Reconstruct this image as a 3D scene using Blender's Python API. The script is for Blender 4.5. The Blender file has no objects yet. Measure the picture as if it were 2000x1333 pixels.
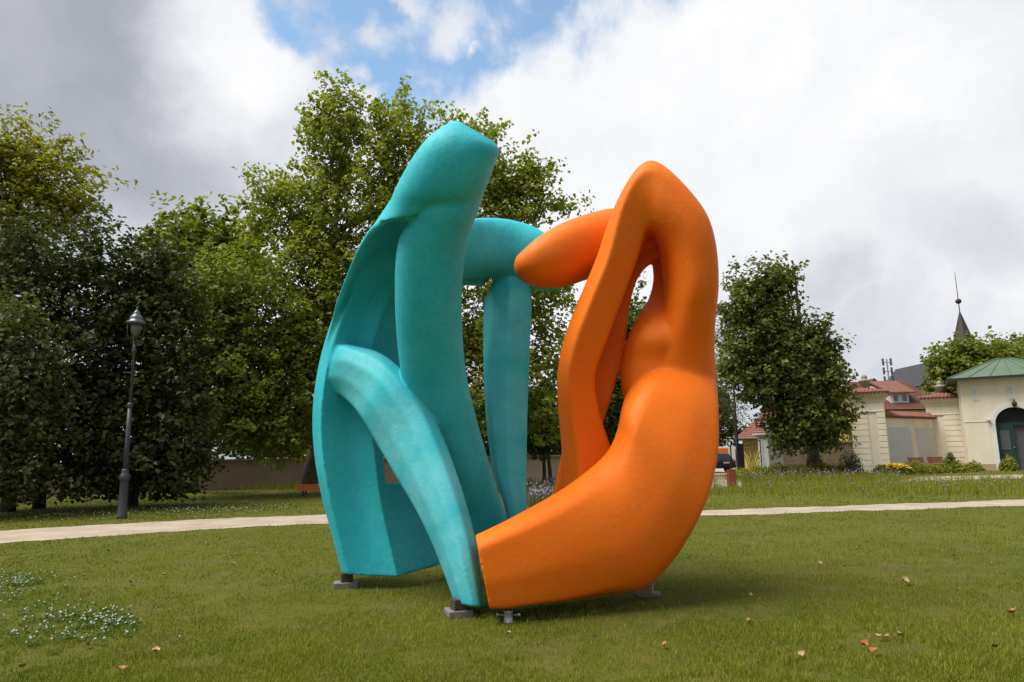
import bpy, bmesh, math, random
import numpy as np
from mathutils import Vector, Matrix

# ------------------------------------------------------------------ camera, light, exposure
SC = bpy.context.scene
COL = SC.collection
RAD = math.radians
F = 1333.0
PITCH, ROLL, EYE = RAD(9.4), RAD(1.0), 1.6
cp, sp = math.cos(PITCH), math.sin(PITCH)
FWD = np.array([0, cp, sp]); UP0 = np.array([0, -sp, cp]); X0 = np.array([1.0, 0, 0])
RIGHT = X0 * math.cos(ROLL) - UP0 * math.sin(ROLL)
UPV = UP0 * math.cos(ROLL) + X0 * math.sin(ROLL)
CAM = np.array([0, 0, EYE])

cam_d = bpy.data.cameras.new('camera')
cam_d.sensor_width = 36.0; cam_d.lens = 24.0
cam_d.clip_start = 0.1; cam_d.clip_end = 4000
cam = bpy.data.objects.new('camera', cam_d); COL.objects.link(cam)
cam.matrix_world = Matrix(((RIGHT[0], UPV[0], -FWD[0], 0), (RIGHT[1], UPV[1], -FWD[1], 0),
                           (RIGHT[2], UPV[2], -FWD[2], EYE), (0, 0, 0, 1)))
SC.camera = cam
SUN_AZ, SUN_EL = RAD(-104), RAD(64)      # azimuth from +Y (view direction), negative = left
sun_dir = np.array([math.sin(SUN_AZ) * math.cos(SUN_EL), math.cos(SUN_AZ) * math.cos(SUN_EL), math.sin(SUN_EL)])
sd = bpy.data.lights.new('sun', 'SUN'); sd.energy = 4.8; sd.angle = RAD(38); sd.color = (1, 0.95, 0.87)
sun = bpy.data.objects.new('sun', sd); COL.objects.link(sun)
sun.rotation_euler = Vector(-sun_dir).to_track_quat('-Z', 'Y').to_euler()
SC.view_settings.view_transform = 'Standard'
SC.view_settings.look = 'None'
SC.view_settings.exposure = 0.25
SC.view_settings.gamma = 1.0
SC.view_settings.use_curve_mapping = False
SC.cycles.max_bounces = 8
SC.cycles.transparent_max_bounces = 6
SC.cycles.use_denoising = True


def ray(px, py):
    return FWD + RIGHT * ((px - 1000.0) / F) + UPV * ((666.5 - py) / F)


def P(px, py, Y):
    d = ray(px, py)
    return CAM + d * (Y / d[1])


def G(px, py, z=0.0):
    d = ray(px, py)
    return CAM + d * ((z - EYE) / d[2])


def V(a):
    return Vector((float(a[0]), float(a[1]), float(a[2])))


# ------------------------------------------------------------------ world: sky with clouds
def build_world():
    w = bpy.data.worlds.new('World'); SC.world = w; w.use_nodes = True
    nt = w.node_tree; N = nt.nodes; L = nt.links
    N.clear()
    out = N.new('ShaderNodeOutputWorld'); bg = N.new('ShaderNodeBackground')
    bg.inputs[1].default_value = 0.085
    L.new(bg.outputs[0], out.inputs[0])
    sky = N.new('ShaderNodeTexSky'); sky.sky_type = 'NISHITA'; sky.sun_disc = False
    sky.sun_elevation = SUN_EL; sky.sun_rotation = SUN_AZ
    sky.air_density = 1.0; sky.dust_density = 0.6; sky.ozone_density = 1.5
    tc = N.new('ShaderNodeTexCoord')
    dirv = tc.outputs['Generated']

    def math_(op, a, b=None, c=None, clamp=False):
        n = N.new('ShaderNodeMath'); n.operation = op; n.use_clamp = clamp
        for i, v in enumerate((a, b, c)):
            if v is None: continue
            if isinstance(v, (int, float)): n.inputs[i].default_value = v
            else: L.new(v, n.inputs[i])
        return n.outputs[0]

    def noise(vec, scale, detail, rough, dist=0.0, w=0.0):
        n = N.new('ShaderNodeTexNoise'); n.noise_dimensions = '4D'
        n.inputs['Scale'].default_value = scale; n.inputs['Detail'].default_value = detail
        n.inputs['Roughness'].default_value = rough; n.inputs['Distortion'].default_value = dist
        n.inputs['W'].default_value = w
        L.new(vec, n.inputs['Vector'])
        return n
    # domain warp
    nz = noise(dirv, 5.0, 6, 0.62, 0, 1.3)
    sub = N.new('ShaderNodeVectorMath'); sub.operation = 'SUBTRACT'; L.new(nz.outputs['Color'], sub.inputs[0]); sub.inputs[1].default_value = (.5, .5, .5)
    sc = N.new('ShaderNodeVectorMath'); sc.operation = 'SCALE'; L.new(sub.outputs[0], sc.inputs[0]); sc.inputs['Scale'].default_value = 0.20
    ad = N.new('ShaderNodeVectorMath'); ad.operation = 'ADD'; L.new(dirv, ad.inputs[0]); L.new(sc.outputs[0], ad.inputs[1])
    wv = ad.outputs[0]

    def blob(px, py, rpx, soft, sx=1.0):
        d = ray(px, py); d = d / np.linalg.norm(d)
        s = N.new('ShaderNodeVectorMath'); s.operation = 'SUBTRACT'; L.new(wv, s.inputs[0]); s.inputs[1].default_value = tuple(d)
        m = N.new('ShaderNodeVectorMath'); m.operation = 'MULTIPLY'; L.new(s.outputs[0], m.inputs[0]); m.inputs[1].default_value = (1 / sx, 1, 1)
        ln = N.new('ShaderNodeVectorMath'); ln.operation = 'LENGTH'; L.new(m.outputs[0], ln.inputs[0])
        r = rpx / F
        mr = N.new('ShaderNodeMapRange'); mr.interpolation_type = 'SMOOTHSTEP'
        L.new(ln.outputs['Value'], mr.inputs['Value'])
        mr.inputs['From Min'].default_value = r + soft / F; mr.inputs['From Max'].default_value = max(r - soft / F, 0.0)
        mr.inputs['To Min'].default_value = 0; mr.inputs['To Max'].default_value = 1
        return mr.outputs[0]

    def union(bl):
        o = bl[0]
        for b in bl[1:]: o = math_('MAXIMUM', o, b)
        return o
    # blue opening between the clouds
    blue = union([blob(760, 40, 120, 26, 1.1), blob(905, 60, 130, 26), blob(850, 165, 90, 24), blob(640, 0, 95, 22), blob(1020, 20, 90, 24), blob(1140, 70, 45, 30, 1.4), blob(920, -140, 230, 40, 1.6)])
    puffs = union([blob(885, 88, 40, 26, 1.1), blob(745, 50, 24, 24, 0.8), blob(810, 10, 16, 14), blob(722, 142, 18, 14), blob(935, 130, 12, 12), blob(690, 75, 14, 12, 1.8)])
    blue = math_('MULTIPLY', blue, math_('SUBTRACT', 1.0, math_('MULTIPLY', puffs, 0.9)))
    wisps = noise(dirv, 9.0, 7, 0.6, 0.3, 4.1)
    wm = N.new('ShaderNodeMapRange'); wm.interpolation_type = 'SMOOTHSTEP'; L.new(wisps.outputs[0], wm.inputs[0])
    wm.inputs[1].default_value = 0.44; wm.inputs[2].default_value = 0.68; wm.inputs[3].default_value = 0.05; wm.inputs[4].default_value = 0.9
    blue = math_('MULTIPLY', blue, math_('SUBTRACT', 1.0, wm.outputs[0]))
    # cloud shade: broad grey masses
    g1 = noise(wv, 2.2, 7, 0.55, 0.2, 2.0)
    gm = N.new('ShaderNodeMapRange'); gm.interpolation_type = 'SMOOTHSTEP'; L.new(g1.outputs[0], gm.inputs[0])
    gm.inputs[1].default_value = 0.30; gm.inputs[2].default_value = 0.62; gm.inputs[3].default_value = 0.15; gm.inputs[4].default_value = 1.2
    dark = union([blob(60, 120, 330, 170, 1.25), blob(250, 300, 170, 120, 1.5), blob(-350, 250, 420, 200)])
    dark = math_('MULTIPLY', dark, 0.86)
    dark2 = math_('MULTIPLY', union([blob(1700, 640, 80, 90, 2.6), blob(1950, 480, 80, 100, 2.4), blob(1600, 560, 50, 70, 2.4)]), 0.55)
    bright = union([blob(1330, 240, 420, 260, 1.6), blob(520, 130, 120, 80, 1.0), blob(1150, 480, 330, 250, 1.6)])
    shade = math_('MULTIPLY', math_('MULTIPLY', gm.outputs[0], 0.7), math_('SUBTRACT', 1.0, math_('MULTIPLY', bright, 0.85)))
    edge = math_('SUBTRACT', 1.0, math_('MULTIPLY', blob(510, 120, 140, 90, 1.0), 0.95))
    shade = math_('MAXIMUM', shade, math_('MULTIPLY', math_('MAXIMUM', dark, dark2), edge))
    fine = noise(wv, 7.0, 6, 0.6, 0.0, 7.7)
    shade = math_('ADD', shade, math_('MULTIPLY', math_('SUBTRACT', fine.outputs[0], 0.5), 0.42), clamp=True)
    ramp = N.new('ShaderNodeValToRGB'); L.new(shade, ramp.inputs[0])
    e = ramp.color_ramp.elements
    e[0].position = 0.0; e[0].color = (1.0, 1.0, 1.0, 1)
    e[1].position = 1.0; e[1].color = (0.34, 0.36, 0.42, 1)
    m = e.new(0.35); m.color = (0.76, 0.78, 0.83, 1)
    cl = N.new('ShaderNodeVectorMath'); cl.operation = 'SCALE'; L.new(ramp.outputs[0], cl.inputs[0]); cl.inputs['Scale'].default_value = 10.2
    # blue is a touch pale near the clouds
    skb = N.new('ShaderNodeVectorMath'); skb.operation = 'MULTIPLY'; L.new(sky.outputs[0], skb.inputs[0]); skb.inputs[1].default_value = (2.1, 2.35, 2.2)
    mix = N.new('ShaderNodeMixRGB'); L.new(blue, mix.inputs[0]); L.new(cl.outputs[0], mix.inputs[1]); L.new(skb.outputs[0], mix.inputs[2])
    L.new(mix.outputs[0], bg.inputs[0])


build_world()


# ------------------------------------------------------------------ materials
def mat(name, col, rough=0.7, col2=None, scale=4.0, amt=1.0, bump=0.0, bscale=40.0, spec=0.3, metal=0.0, detail=5.0, coord='Object', stretch=None):
    m = bpy.data.materials.new(name); m.use_nodes = True
    nt = m.node_tree; N = nt.nodes; L = nt.links
    b = N['Principled BSDF']
    b.inputs['Roughness'].default_value = rough
    b.inputs['Specular IOR Level'].default_value = spec
    b.inputs['Metallic'].default_value = metal
    tc = N.new('ShaderNodeTexCoord'); src = tc.outputs[coord]
    if stretch:
        mp = N.new('ShaderNodeMapping'); mp.inputs['Scale'].default_value = stretch; L.new(src, mp.inputs[0]); src = mp.outputs[0]
    if col2 is None:
        col2 = tuple(c * 0.8 for c in col)
    n = N.new('ShaderNodeTexNoise'); n.inputs['Scale'].default_value = scale; n.inputs['Detail'].default_value = detail; n.inputs['Roughness'].default_value = 0.62
    L.new(src, n.inputs['Vector'])
    mr = N.new('ShaderNodeMapRange'); L.new(n.outputs[0], mr.inputs[0]); mr.inputs[1].default_value = 0.3; mr.inputs[2].default_value = 0.7; mr.inputs[4].default_value = amt
    mx = N.new('ShaderNodeMixRGB'); L.new(mr.outputs[0], mx.inputs[0]); mx.inputs[1].default_value = (*col, 1); mx.inputs[2].default_value = (*col2, 1)
    L.new(mx.outputs[0], b.inputs['Base Color'])
    if bump:
        n2 = N.new('ShaderNodeTexNoise'); n2.inputs['Scale'].default_value = bscale; n2.inputs['Detail'].default_value = 5; L.new(src, n2.inputs['Vector'])
        bp = N.new('ShaderNodeBump'); bp.inputs['Strength'].default_value = bump; bp.inputs['Distance'].default_value = 0.02
        L.new(n2.outputs[0], bp.inputs['Height']); L.new(bp.outputs[0], b.inputs['Normal'])
    return m


def foliage_mat(name, c1, c2, trans=0.35, rough=0.5, spec=0.25):
    """two leaf colours mixed by the per-leaf 'tint' attribute, thin translucent leaf"""
    m = bpy.data.materials.new(name); m.use_nodes = True
    nt = m.node_tree; N = nt.nodes; L = nt.links
    b = N['Principled BSDF']; b.inputs['Roughness'].default_value = rough; b.inputs['Specular IOR Level'].default_value = spec
    at = N.new('ShaderNodeAttribute'); at.attribute_name = 'tint'
    mx = N.new('ShaderNodeMixRGB'); L.new(at.outputs['Fac'], mx.inputs[0]); mx.inputs[1].default_value = (*c1, 1); mx.inputs[2].default_value = (*c2, 1)
    L.new(mx.outputs[0], b.inputs['Base Color'])
    tr = N.new('ShaderNodeBsdfTranslucent')
    hs = N.new('ShaderNodeMixRGB'); hs.blend_type = 'MULTIPLY'; hs.inputs[0].default_value = 1; L.new(mx.outputs[0], hs.inputs[1]); hs.inputs[2].default_value = (1.25, 1.35, 0.5, 1)
    L.new(hs.outputs[0], tr.inputs[0])
    ms = N.new('ShaderNodeMixShader'); ms.inputs[0].default_value = trans
    L.new(b.outputs[0], ms.inputs[1]); L.new(tr.outputs[0], ms.inputs[2])
    L.new(ms.outputs[0], N['Material Output'].inputs[0])
    return m


def sculpt_mat(name, c_main, c_alt, c_pale, scale, worn_or_lit=()):
    m = bpy.data.materials.new(name); m.use_nodes = True
    nt = m.node_tree; N = nt.nodes; L = nt.links
    b = N['Principled BSDF']
    tc = N.new('ShaderNodeTexCoord'); o = tc.outputs['Object']

    def nz(s, d, r=0.6, dist=0.0):
        n = N.new('ShaderNodeTexNoise'); n.inputs['Scale'].default_value = s; n.inputs['Detail'].default_value = d
        n.inputs['Roughness'].default_value = r; n.inputs['Distortion'].default_value = dist; L.new(o, n.inputs['Vector']); return n.outputs[0]

    def mr(v, a, bb, c=0.0, d=1.0):
        n = N.new('ShaderNodeMapRange'); L.new(v, n.inputs[0]); n.inputs[1].default_value = a; n.inputs[2].default_value = bb
        n.inputs[3].default_value = c; n.inputs[4].default_value = d; return n.outputs[0]
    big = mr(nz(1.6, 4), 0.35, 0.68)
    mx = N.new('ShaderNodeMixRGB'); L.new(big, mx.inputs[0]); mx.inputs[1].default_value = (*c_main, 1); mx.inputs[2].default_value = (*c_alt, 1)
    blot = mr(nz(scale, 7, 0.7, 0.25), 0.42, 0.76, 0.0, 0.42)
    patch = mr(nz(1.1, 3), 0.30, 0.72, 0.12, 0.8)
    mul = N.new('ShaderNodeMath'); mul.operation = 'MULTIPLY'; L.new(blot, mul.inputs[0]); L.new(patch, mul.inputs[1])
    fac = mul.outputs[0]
    for (pt, rad, amt) in worn_or_lit:        # sky light put into the colour: paler, mottled paint on some members
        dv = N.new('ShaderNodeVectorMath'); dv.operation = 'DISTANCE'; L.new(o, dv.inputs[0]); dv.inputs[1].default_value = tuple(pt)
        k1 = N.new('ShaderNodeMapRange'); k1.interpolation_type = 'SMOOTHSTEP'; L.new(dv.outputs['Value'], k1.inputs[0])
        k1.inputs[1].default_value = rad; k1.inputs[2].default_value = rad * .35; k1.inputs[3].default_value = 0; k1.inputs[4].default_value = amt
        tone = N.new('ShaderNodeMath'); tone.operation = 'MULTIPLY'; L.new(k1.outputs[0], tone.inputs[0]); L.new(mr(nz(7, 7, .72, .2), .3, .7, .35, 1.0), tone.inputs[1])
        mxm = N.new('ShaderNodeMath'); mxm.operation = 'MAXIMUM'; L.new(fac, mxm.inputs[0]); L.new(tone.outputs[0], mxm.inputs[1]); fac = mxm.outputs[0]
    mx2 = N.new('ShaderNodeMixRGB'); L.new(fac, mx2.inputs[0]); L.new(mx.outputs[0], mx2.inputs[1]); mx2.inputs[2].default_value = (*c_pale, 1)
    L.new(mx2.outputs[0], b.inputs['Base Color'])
    L.new(mr(nz(9, 4), 0.3, 0.7, 0.5, 0.72), b.inputs['Roughness'])
    b.inputs['Specular IOR Level'].default_value = 0.24
    h = N.new('ShaderNodeMath'); h.operation = 'ADD'
    L.new(nz(14, 7, 0.7, 0.2), h.inputs[0])
    h2 = N.new('ShaderNodeMath'); h2.operation = 'MULTIPLY'; L.new(nz(28, 6, 0.65, 0.5), h2.inputs[0]); h2.inputs[1].default_value = 0.35
    L.new(h2.outputs[0], h.inputs[1])
    bp = N.new('ShaderNodeBump'); bp.inputs['Strength'].default_value = 0.28; bp.inputs['Distance'].default_value = 0.014
    L.new(h.outputs[0], bp.inputs['Height']); L.new(bp.outputs[0], b.inputs['Normal'])
    return m


M = {}
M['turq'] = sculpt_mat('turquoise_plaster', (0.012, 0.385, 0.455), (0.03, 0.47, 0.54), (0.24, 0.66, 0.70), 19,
                       [(P(700, 740, 8.2), .62, .55), (P(770, 850, 7.8), .62, .6), (P(830, 960, 7.5), .6, .6), (P(890, 1090, 7.25), .6, .5), (P(990, 640, 9.3), .75, .42), (P(990, 790, 9.1), .75, .42), (P(995, 930, 8.9), .75, .38)])  # pale spots painted as sky light down the arched leg and back column
M['orange'] = sculpt_mat('orange_plaster', (0.80, 0.145, 0.0012), (0.76, 0.16, 0.002), (0.87, 0.245, 0.04), 14)
M['bark'] = mat('bark', (0.075, 0.062, 0.048), 0.9, (0.035, 0.03, 0.024), 6, 1, 0.6, 25)
M['bark_pale'] = mat('bark_pale', (0.15, 0.13, 0.105), 0.9, (0.075, 0.066, 0.055), 5, 1, 0.5, 20)
M['cream'] = mat('cream_render', (0.77, 0.70, 0.56), 0.88, (0.62, 0.55, 0.43), 1.1, 0.9, 0.2, 30, detail=9, stretch=(1, 1, .35))
M['cream2'] = mat('cream_quoin', (0.80, 0.73, 0.58), 0.88, (0.66, 0.59, 0.46), 1.6, 0.9, 0.2, 30, detail=9, stretch=(1, 1, .4))
M['white'] = mat('white_paint', (0.70, 0.70, 0.69), 0.7, (0.6, 0.6, 0.59), 2)
M['greywhite'] = mat('pale_grey_plaster', (0.56, 0.57, 0.58), 0.85, (0.48, 0.49, 0.5), 1.4, 1, 0.1, 30)
M['ochre'] = mat('ochre_plinth', (0.42, 0.32, 0.2), 0.9)
M['redtile'] = mat('red_roof_tile', (0.25, 0.105, 0.07), 0.88, (0.15, 0.075, 0.055), 3, 1, 0.3, 15)
M['oldtile'] = mat('old_roof_tile', (0.20, 0.085, 0.058), 0.85, (0.12, 0.06, 0.045), 2.2, 1, 0.3, 15)
M['slate'] = mat('dark_slate', (0.05, 0.052, 0.06), 0.7, (0.03, 0.03, 0.036), 3)
M['spire'] = mat('spire_sheet', (0.045, 0.033, 0.028), 0.6)
M['greenroof'] = mat('green_copper_roof', (0.075, 0.13, 0.078), 0.75, (0.105, 0.14, 0.095), 0.9, 1, 0.1, 8)
M['greendoor'] = mat('dark_green_door', (0.012, 0.04, 0.034), 0.5, (0.018, 0.05, 0.042), 2)
M['greydoor'] = mat('grey_inner_door', (0.10, 0.105, 0.115), 0.7)
M['dark'] = mat('dark_interior', (0.018, 0.02, 0.022), 0.8)
M['iron'] = mat('black_iron', (0.022, 0.025, 0.028), 0.5, spec=0.4)
M['lamp'] = mat('lamp_grey_paint', (0.035, 0.044, 0.047), 0.5, (0.025, 0.032, 0.035), 5, spec=0.5)
M['lamphood'] = mat('lamp_hood_metal', (0.07, 0.09, 0.1), 0.32, (0.05, 0.065, 0.07), 5, spec=0.6)
M['yellow'] = mat('yellow_render', (0.62, 0.45, 0.13), 0.85, (0.55, 0.4, 0.12), 1)
M['wallbrown'] = mat('brown_rough_wall', (0.30, 0.225, 0.165), 0.95, (0.22, 0.165, 0.12), 0.8, 1, 0.6, 25)
M['corten'] = mat('rust_steel', (0.27, 0.075, 0.03), 0.8, (0.18, 0.055, 0.028), 4, 1, 0.2, 40)
M['benchwood'] = mat('bench_wood', (0.28, 0.085, 0.05), 0.6, (0.2, 0.065, 0.04), 3, stretch=(1, 8, 8))
M['benchorange'] = mat('bench_orange_wood', (0.72, 0.17, 0.06), 0.6, (0.6, 0.14, 0.05), 3)
M['concrete'] = mat('concrete', (0.20, 0.19, 0.18), 0.9, (0.13, 0.125, 0.12), 8, 1, 0.5, 60)
M['wood'] = mat('old_wood', (0.085, 0.062, 0.05), 0.85, (0.045, 0.036, 0.03), 5, 1, 0.4, 40, stretch=(1, 6, 6))
M['woodpale'] = mat('pale_wood', (0.34, 0.225, 0.16), 0.85, (0.25, 0.17, 0.12), 6, 1, 0.3, 40)
M['zinc'] = mat('galvanised_steel', (0.42, 0.45, 0.47), 0.45, (0.33, 0.36, 0.38), 12, metal=0.6)
M['rust'] = mat('rusty_pipe', (0.16, 0.055, 0.03), 0.8)
M['carpaint'] = mat('car_dark_paint', (0.012, 0.014, 0.022), 0.35, spec=0.35)
M['glass'] = mat('dark_glass', (0.02, 0.024, 0.03), 0.25, spec=0.3)
M['winglass'] = mat('window_glass', (0.06, 0.08, 0.12), 0.08, spec=0.8)
M['tyre'] = mat('tyre', (0.015, 0.015, 0.015), 0.8)
M['redlamp'] = mat('red_lamp_glass', (0.35, 0.02, 0.025), 0.2)
M['truckorange'] = mat('truck_orange_panel', (0.72, 0.17, 0.02), 0.5)
M['stone'] = mat('weathered_stone', (0.3, 0.27, 0.21), 0.9, (0.19, 0.18, 0.13), 5, 1, 0.5, 30)
M['lampglass'] = mat('frosted_lamp_glass', (0.13, 0.115, 0.105), 0.3, spec=0.6)
M['cable'] = mat('black_cable', (0.02, 0.02, 0.02), 0.6)
M['dryleaf'] = mat('dry_leaf', (0.36, 0.2, 0.09), 0.8, (0.26, 0.12, 0.05), 12, coord='Object')
M['paleleaf'] = mat('pale_dry_leaf', (0.40, 0.29, 0.16), 0.8, (0.30, 0.2, 0.1), 12, coord='Object')
M['redleaf'] = mat('rust_dry_leaf', (0.36, 0.105, 0.035), 0.8, (0.26, 0.085, 0.03), 18, coord='Object')


# ------------------------------------------------------------------ object helpers
def tag(o, label=None, cat=None, group=None, kind=None):
    if label: o['label'] = label
    if cat: o['category'] = cat
    if group: o['group'] = group
    if kind: o['kind'] = kind
    return o


def thing(name, label, cat, loc=(0, 0, 0), group=None, rz=0.0):
    o = bpy.data.objects.new(name, None); COL.objects.link(o)
    o.location = V(loc); o.rotation_euler = (0, 0, rz); o.empty_display_size = 0.2
    return tag(o, label, cat, group)


def link(name, me, m=None, parent=None, world=False):
    """link a mesh; world=True keeps world coordinates under a moved parent"""
    o = bpy.data.objects.new(name, me); COL.objects.link(o)
    if m is not None: me.materials.append(m)
    if parent is not None:
        o.parent = parent
        if world:
            mw = Matrix.LocRotScale(parent.location, parent.rotation_euler, None)
            p = parent.parent
            while p is not None:
                mw = Matrix.LocRotScale(p.location, p.rotation_euler, None) @ mw; p = p.parent
            o.matrix_parent_inverse = mw.inverted()
    return o


class MB:
    def __init__(s): s.v = []; s.f = []; s.smooth = False

    def add(s, vs, fs):
        k = len(s.v); s.v += [tuple(map(float, p)) for p in vs]; s.f += [tuple(i + k for i in f) for f in fs]; return s

    def box(s, x0, x1, y0, y1, z0, z1):
        return s.add([(x0, y0, z0), (x1, y0, z0), (x1, y1, z0), (x0, y1, z0), (x0, y0, z1), (x1, y0, z1), (x1, y1, z1), (x0, y1, z1)],
                     [(0, 3, 2, 1), (4, 5, 6, 7), (0, 1, 5, 4), (1, 2, 6, 5), (2, 3, 7, 6), (3, 0, 4, 7)])

    def frustum(s, cx, cy, w0, d0, z0, w1, d1, z1):
        return s.add([(cx - w0, cy - d0, z0), (cx + w0, cy - d0, z0), (cx + w0, cy + d0, z0), (cx - w0, cy + d0, z0),
                      (cx - w1, cy - d1, z1), (cx + w1, cy - d1, z1), (cx + w1, cy + d1, z1), (cx - w1, cy + d1, z1)],
                     [(0, 3, 2, 1), (4, 5, 6, 7), (0, 1, 5, 4), (1, 2, 6, 5), (2, 3, 7, 6), (3, 0, 4, 7)])

    def lathe(s, prof, cx=0, cy=0, n=16):
        k = []
        for r, z in prof:
            k.append([(cx + r * math.cos(2 * math.pi * i / n), cy + r * math.sin(2 * math.pi * i / n), z) for i in range(n)])
        vs = [p for ring in k for p in ring]; fs = []
        for j in range(len(prof) - 1):
            for i in range(n):
                fs.append((j * n + i, j * n + (i + 1) % n, (j + 1) * n + (i + 1) % n, (j + 1) * n + i))
        fs.append(tuple(range(n - 1, -1, -1))); fs.append(tuple((len(prof) - 1) * n + i for i in range(n)))
        return s.add(vs, fs)

    def tube(s, pts, rad, n=6):
        pts = [Vector(tuple(map(float, p))) for p in pts]
        if isinstance(rad, (int, float)): rad = [rad] * len(pts)
        vs = []; fs = []
        for j, p in enumerate(pts):
            t = (pts[min(j + 1, len(pts) - 1)] - pts[max(j - 1, 0)])
            if t.length < 1e-9: t = Vector((0, 0, 1))
            t.normalize()
            a = Vector((1, 0, 0)) if abs(t.x) < 0.8 else Vector((0, 1, 0))
            u = t.cross(a).normalized(); w = t.cross(u)
            for i in range(n):
                an = 2 * math.pi * i / n
                vs.append(p + (u * math.cos(an) + w * math.sin(an)) * rad[j])
        for j in range(len(pts) - 1):
            for i in range(n):
                fs.append((j * n + i, j * n + (i + 1) % n, (j + 1) * n + (i + 1) % n, (j + 1) * n + i))
        fs.append(tuple(range(n - 1, -1, -1))); fs.append(tuple((len(pts) - 1) * n + i for i in range(n)))
        return s.add(vs, fs)

    def prism(s, poly, a, b):
        """poly: list of 3D points; extruded by vector (b-a)"""
        n = len(poly); d = np.array(b) - np.array(a)
        vs = [tuple(np.array(p)) for p in poly] + [tuple(np.array(p) + d) for p in poly]
        fs = [tuple(range(n)), tuple(range(2 * n - 1, n - 1, -1))] + [(i, i + n, (i + 1) % n + n, (i + 1) % n) for i in range(n)]
        return s.add(vs, fs)

    def mesh(s, name, smooth=False, bevel=0.0):
        me = bpy.data.meshes.new(name); me.from_pydata(s.v, [], s.f); me.validate()
        bm = bmesh.new(); bm.from_mesh(me)
        bmesh.ops.recalc_face_normals(bm, faces=bm.faces)
        if bevel:
            bmesh.ops.bevel(bm, geom=bm.edges[:], offset=bevel, segments=1, affect='EDGES', clamp_overlap=True)
        bm.to_mesh(me); bm.free()
        if smooth:
            for p in me.polygons: p.use_smooth = True
        return me

    def build(s, name, m, parent=None, smooth=False, bevel=0.0, world=False):
        return link(name, s.mesh(name, smooth, bevel), m, parent, world)


def copy_tree(o, parent=None):
    c = o.copy(); COL.objects.link(c)
    if parent is not None:
        c.parent = parent; c.matrix_parent_inverse = o.matrix_parent_inverse.copy()
    for ch in list(o.children): copy_tree(ch, c)
    return c


def tri_mesh(name, verts, faces_n, nper, m, parent=None, tint=None):
    """fast mesh from numpy; verts (N*nv,3), faces array (K, nper)"""
    me = bpy.data.meshes.new(name)
    nv = len(verts); nf = len(faces_n)
    me.vertices.add(nv); me.vertices.foreach_set('co', np.ascontiguousarray(verts, dtype=np.float32).ravel())
    me.loops.add(nf * nper); me.loops.foreach_set('vertex_index', np.ascontiguousarray(faces_n, dtype=np.int32).ravel())
    me.polygons.add(nf); me.polygons.foreach_set('loop_start', np.arange(0, nf * nper, nper, dtype=np.int32))
    me.polygons.foreach_set('loop_total', np.full(nf, nper, dtype=np.int32))
    if tint is not None:
        a = me.attributes.new('tint', 'FLOAT', 'POINT'); a.data.foreach_set('value', np.ascontiguousarray(tint, dtype=np.float32))
    me.update(calc_edges=True)
    return link(name, me, m, parent)


# ------------------------------------------------------------------ ground
def ground_mat():
    m = bpy.data.materials.new('lawn_ground'); m.use_nodes = True
    nt = m.node_tree; N = nt.nodes; L = nt.links; b = N['Principled BSDF']
    b.inputs['Roughness'].default_value = 0.95; b.inputs['Specular IOR Level'].default_value = 0.1
    tc = N.new('ShaderNodeTexCoord'); o = tc.outputs['Object']

    def nz(s, d, r=0.6):
        n = N.new('ShaderNodeTexNoise'); n.inputs['Scale'].default_value = s; n.inputs['Detail'].default_value = d; n.inputs['Roughness'].default_value = r
        L.new(o, n.inputs['Vector']); return n.outputs[0]

    def mr(v, a, bb, c=0.0, d=1.0):
        n = N.new('ShaderNodeMapRange'); L.new(v, n.inputs[0]); n.inputs[1].default_value = a; n.inputs[2].default_value = bb
        n.inputs[3].default_value = c; n.inputs[4].default_value = d; return n.outputs[0]

    def mix(f, a, c):
        n = N.new('ShaderNodeMixRGB'); L.new(f, n.inputs[0])
        for i, x in ((1, a), (2, c)):
            if isinstance(x, tuple): n.inputs[i].default_value = (*x, 1)
            else: L.new(x, n.inputs[i])
        return n.outputs[0]
    c = mix(mr(nz(0.35, 4), .38, .62), (0.078, 0.098, 0.010), (0.112, 0.118, 0.015))
    c = mix(mr(nz(2.5, 5), .45, .7), c, (0.135, 0.122, 0.03))
    c = mix(mr(nz(9, 4), .5, .75, 0, .7), c, (0.07, 0.08, 0.014))
    c = mix(mr(nz(1.3, 6), .54, .66, 0, .75), c, (0.115, 0.102, 0.034))
    c = mix(mr(nz(60, 3), .5, .8, 0, .6), c, (0.10, 0.108, 0.028))
    L.new(c, b.inputs['Base Color'])
    bp = N.new('ShaderNodeBump'); bp.inputs['Strength'].default_value = 0.8; bp.inputs['Distance'].default_value = 0.05
    L.new(nz(50, 5), bp.inputs['Height']); L.new(bp.outputs[0], b.inputs['Normal'])
    return m


M['lawn'] = ground_mat()
M['gravel'] = mat('pale_gravel', (0.43, 0.365, 0.285), 0.95, (0.26, 0.215, 0.16), 1.1, 1, 0.9, 45, detail=12)
g = MB().add([(-900, -300, 0), (900, -300, 0), (900, 2500, 0), (-900, 2500, 0)], [(0, 1, 2, 3)]).build('lawn', M['lawn'])
tag(g, kind='structure')


def strip(name, near, far, z, m):
    """ground strip between two pixel polylines"""
    rng = random.Random(5)
    A = [G(*p, z=z) for p in near]; B = [G(*p, z=z) for p in far]

    def dens(pl, k=44):
        o = []
        for i in range(len(pl) - 1):
            for j in range(k):
                q = pl[i] + (pl[i + 1] - pl[i]) * (j / k); ph = q[0] * 1.7 + pl[0][1]
                q = q + np.array([0, rng.uniform(-.06, .06) + .09 * math.sin(ph) + .06 * math.sin(ph * 3.7 + 1), 0]); o.append(q)
        return o + [pl[-1]]
    A = dens(A); B = dens(B); n = len(A)
    mb = MB().add(A + B, [(i, i + 1, n + i + 1, n + i) for i in range(n - 1)])
    return tag(mb.build(name, m), kind='structure')


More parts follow.
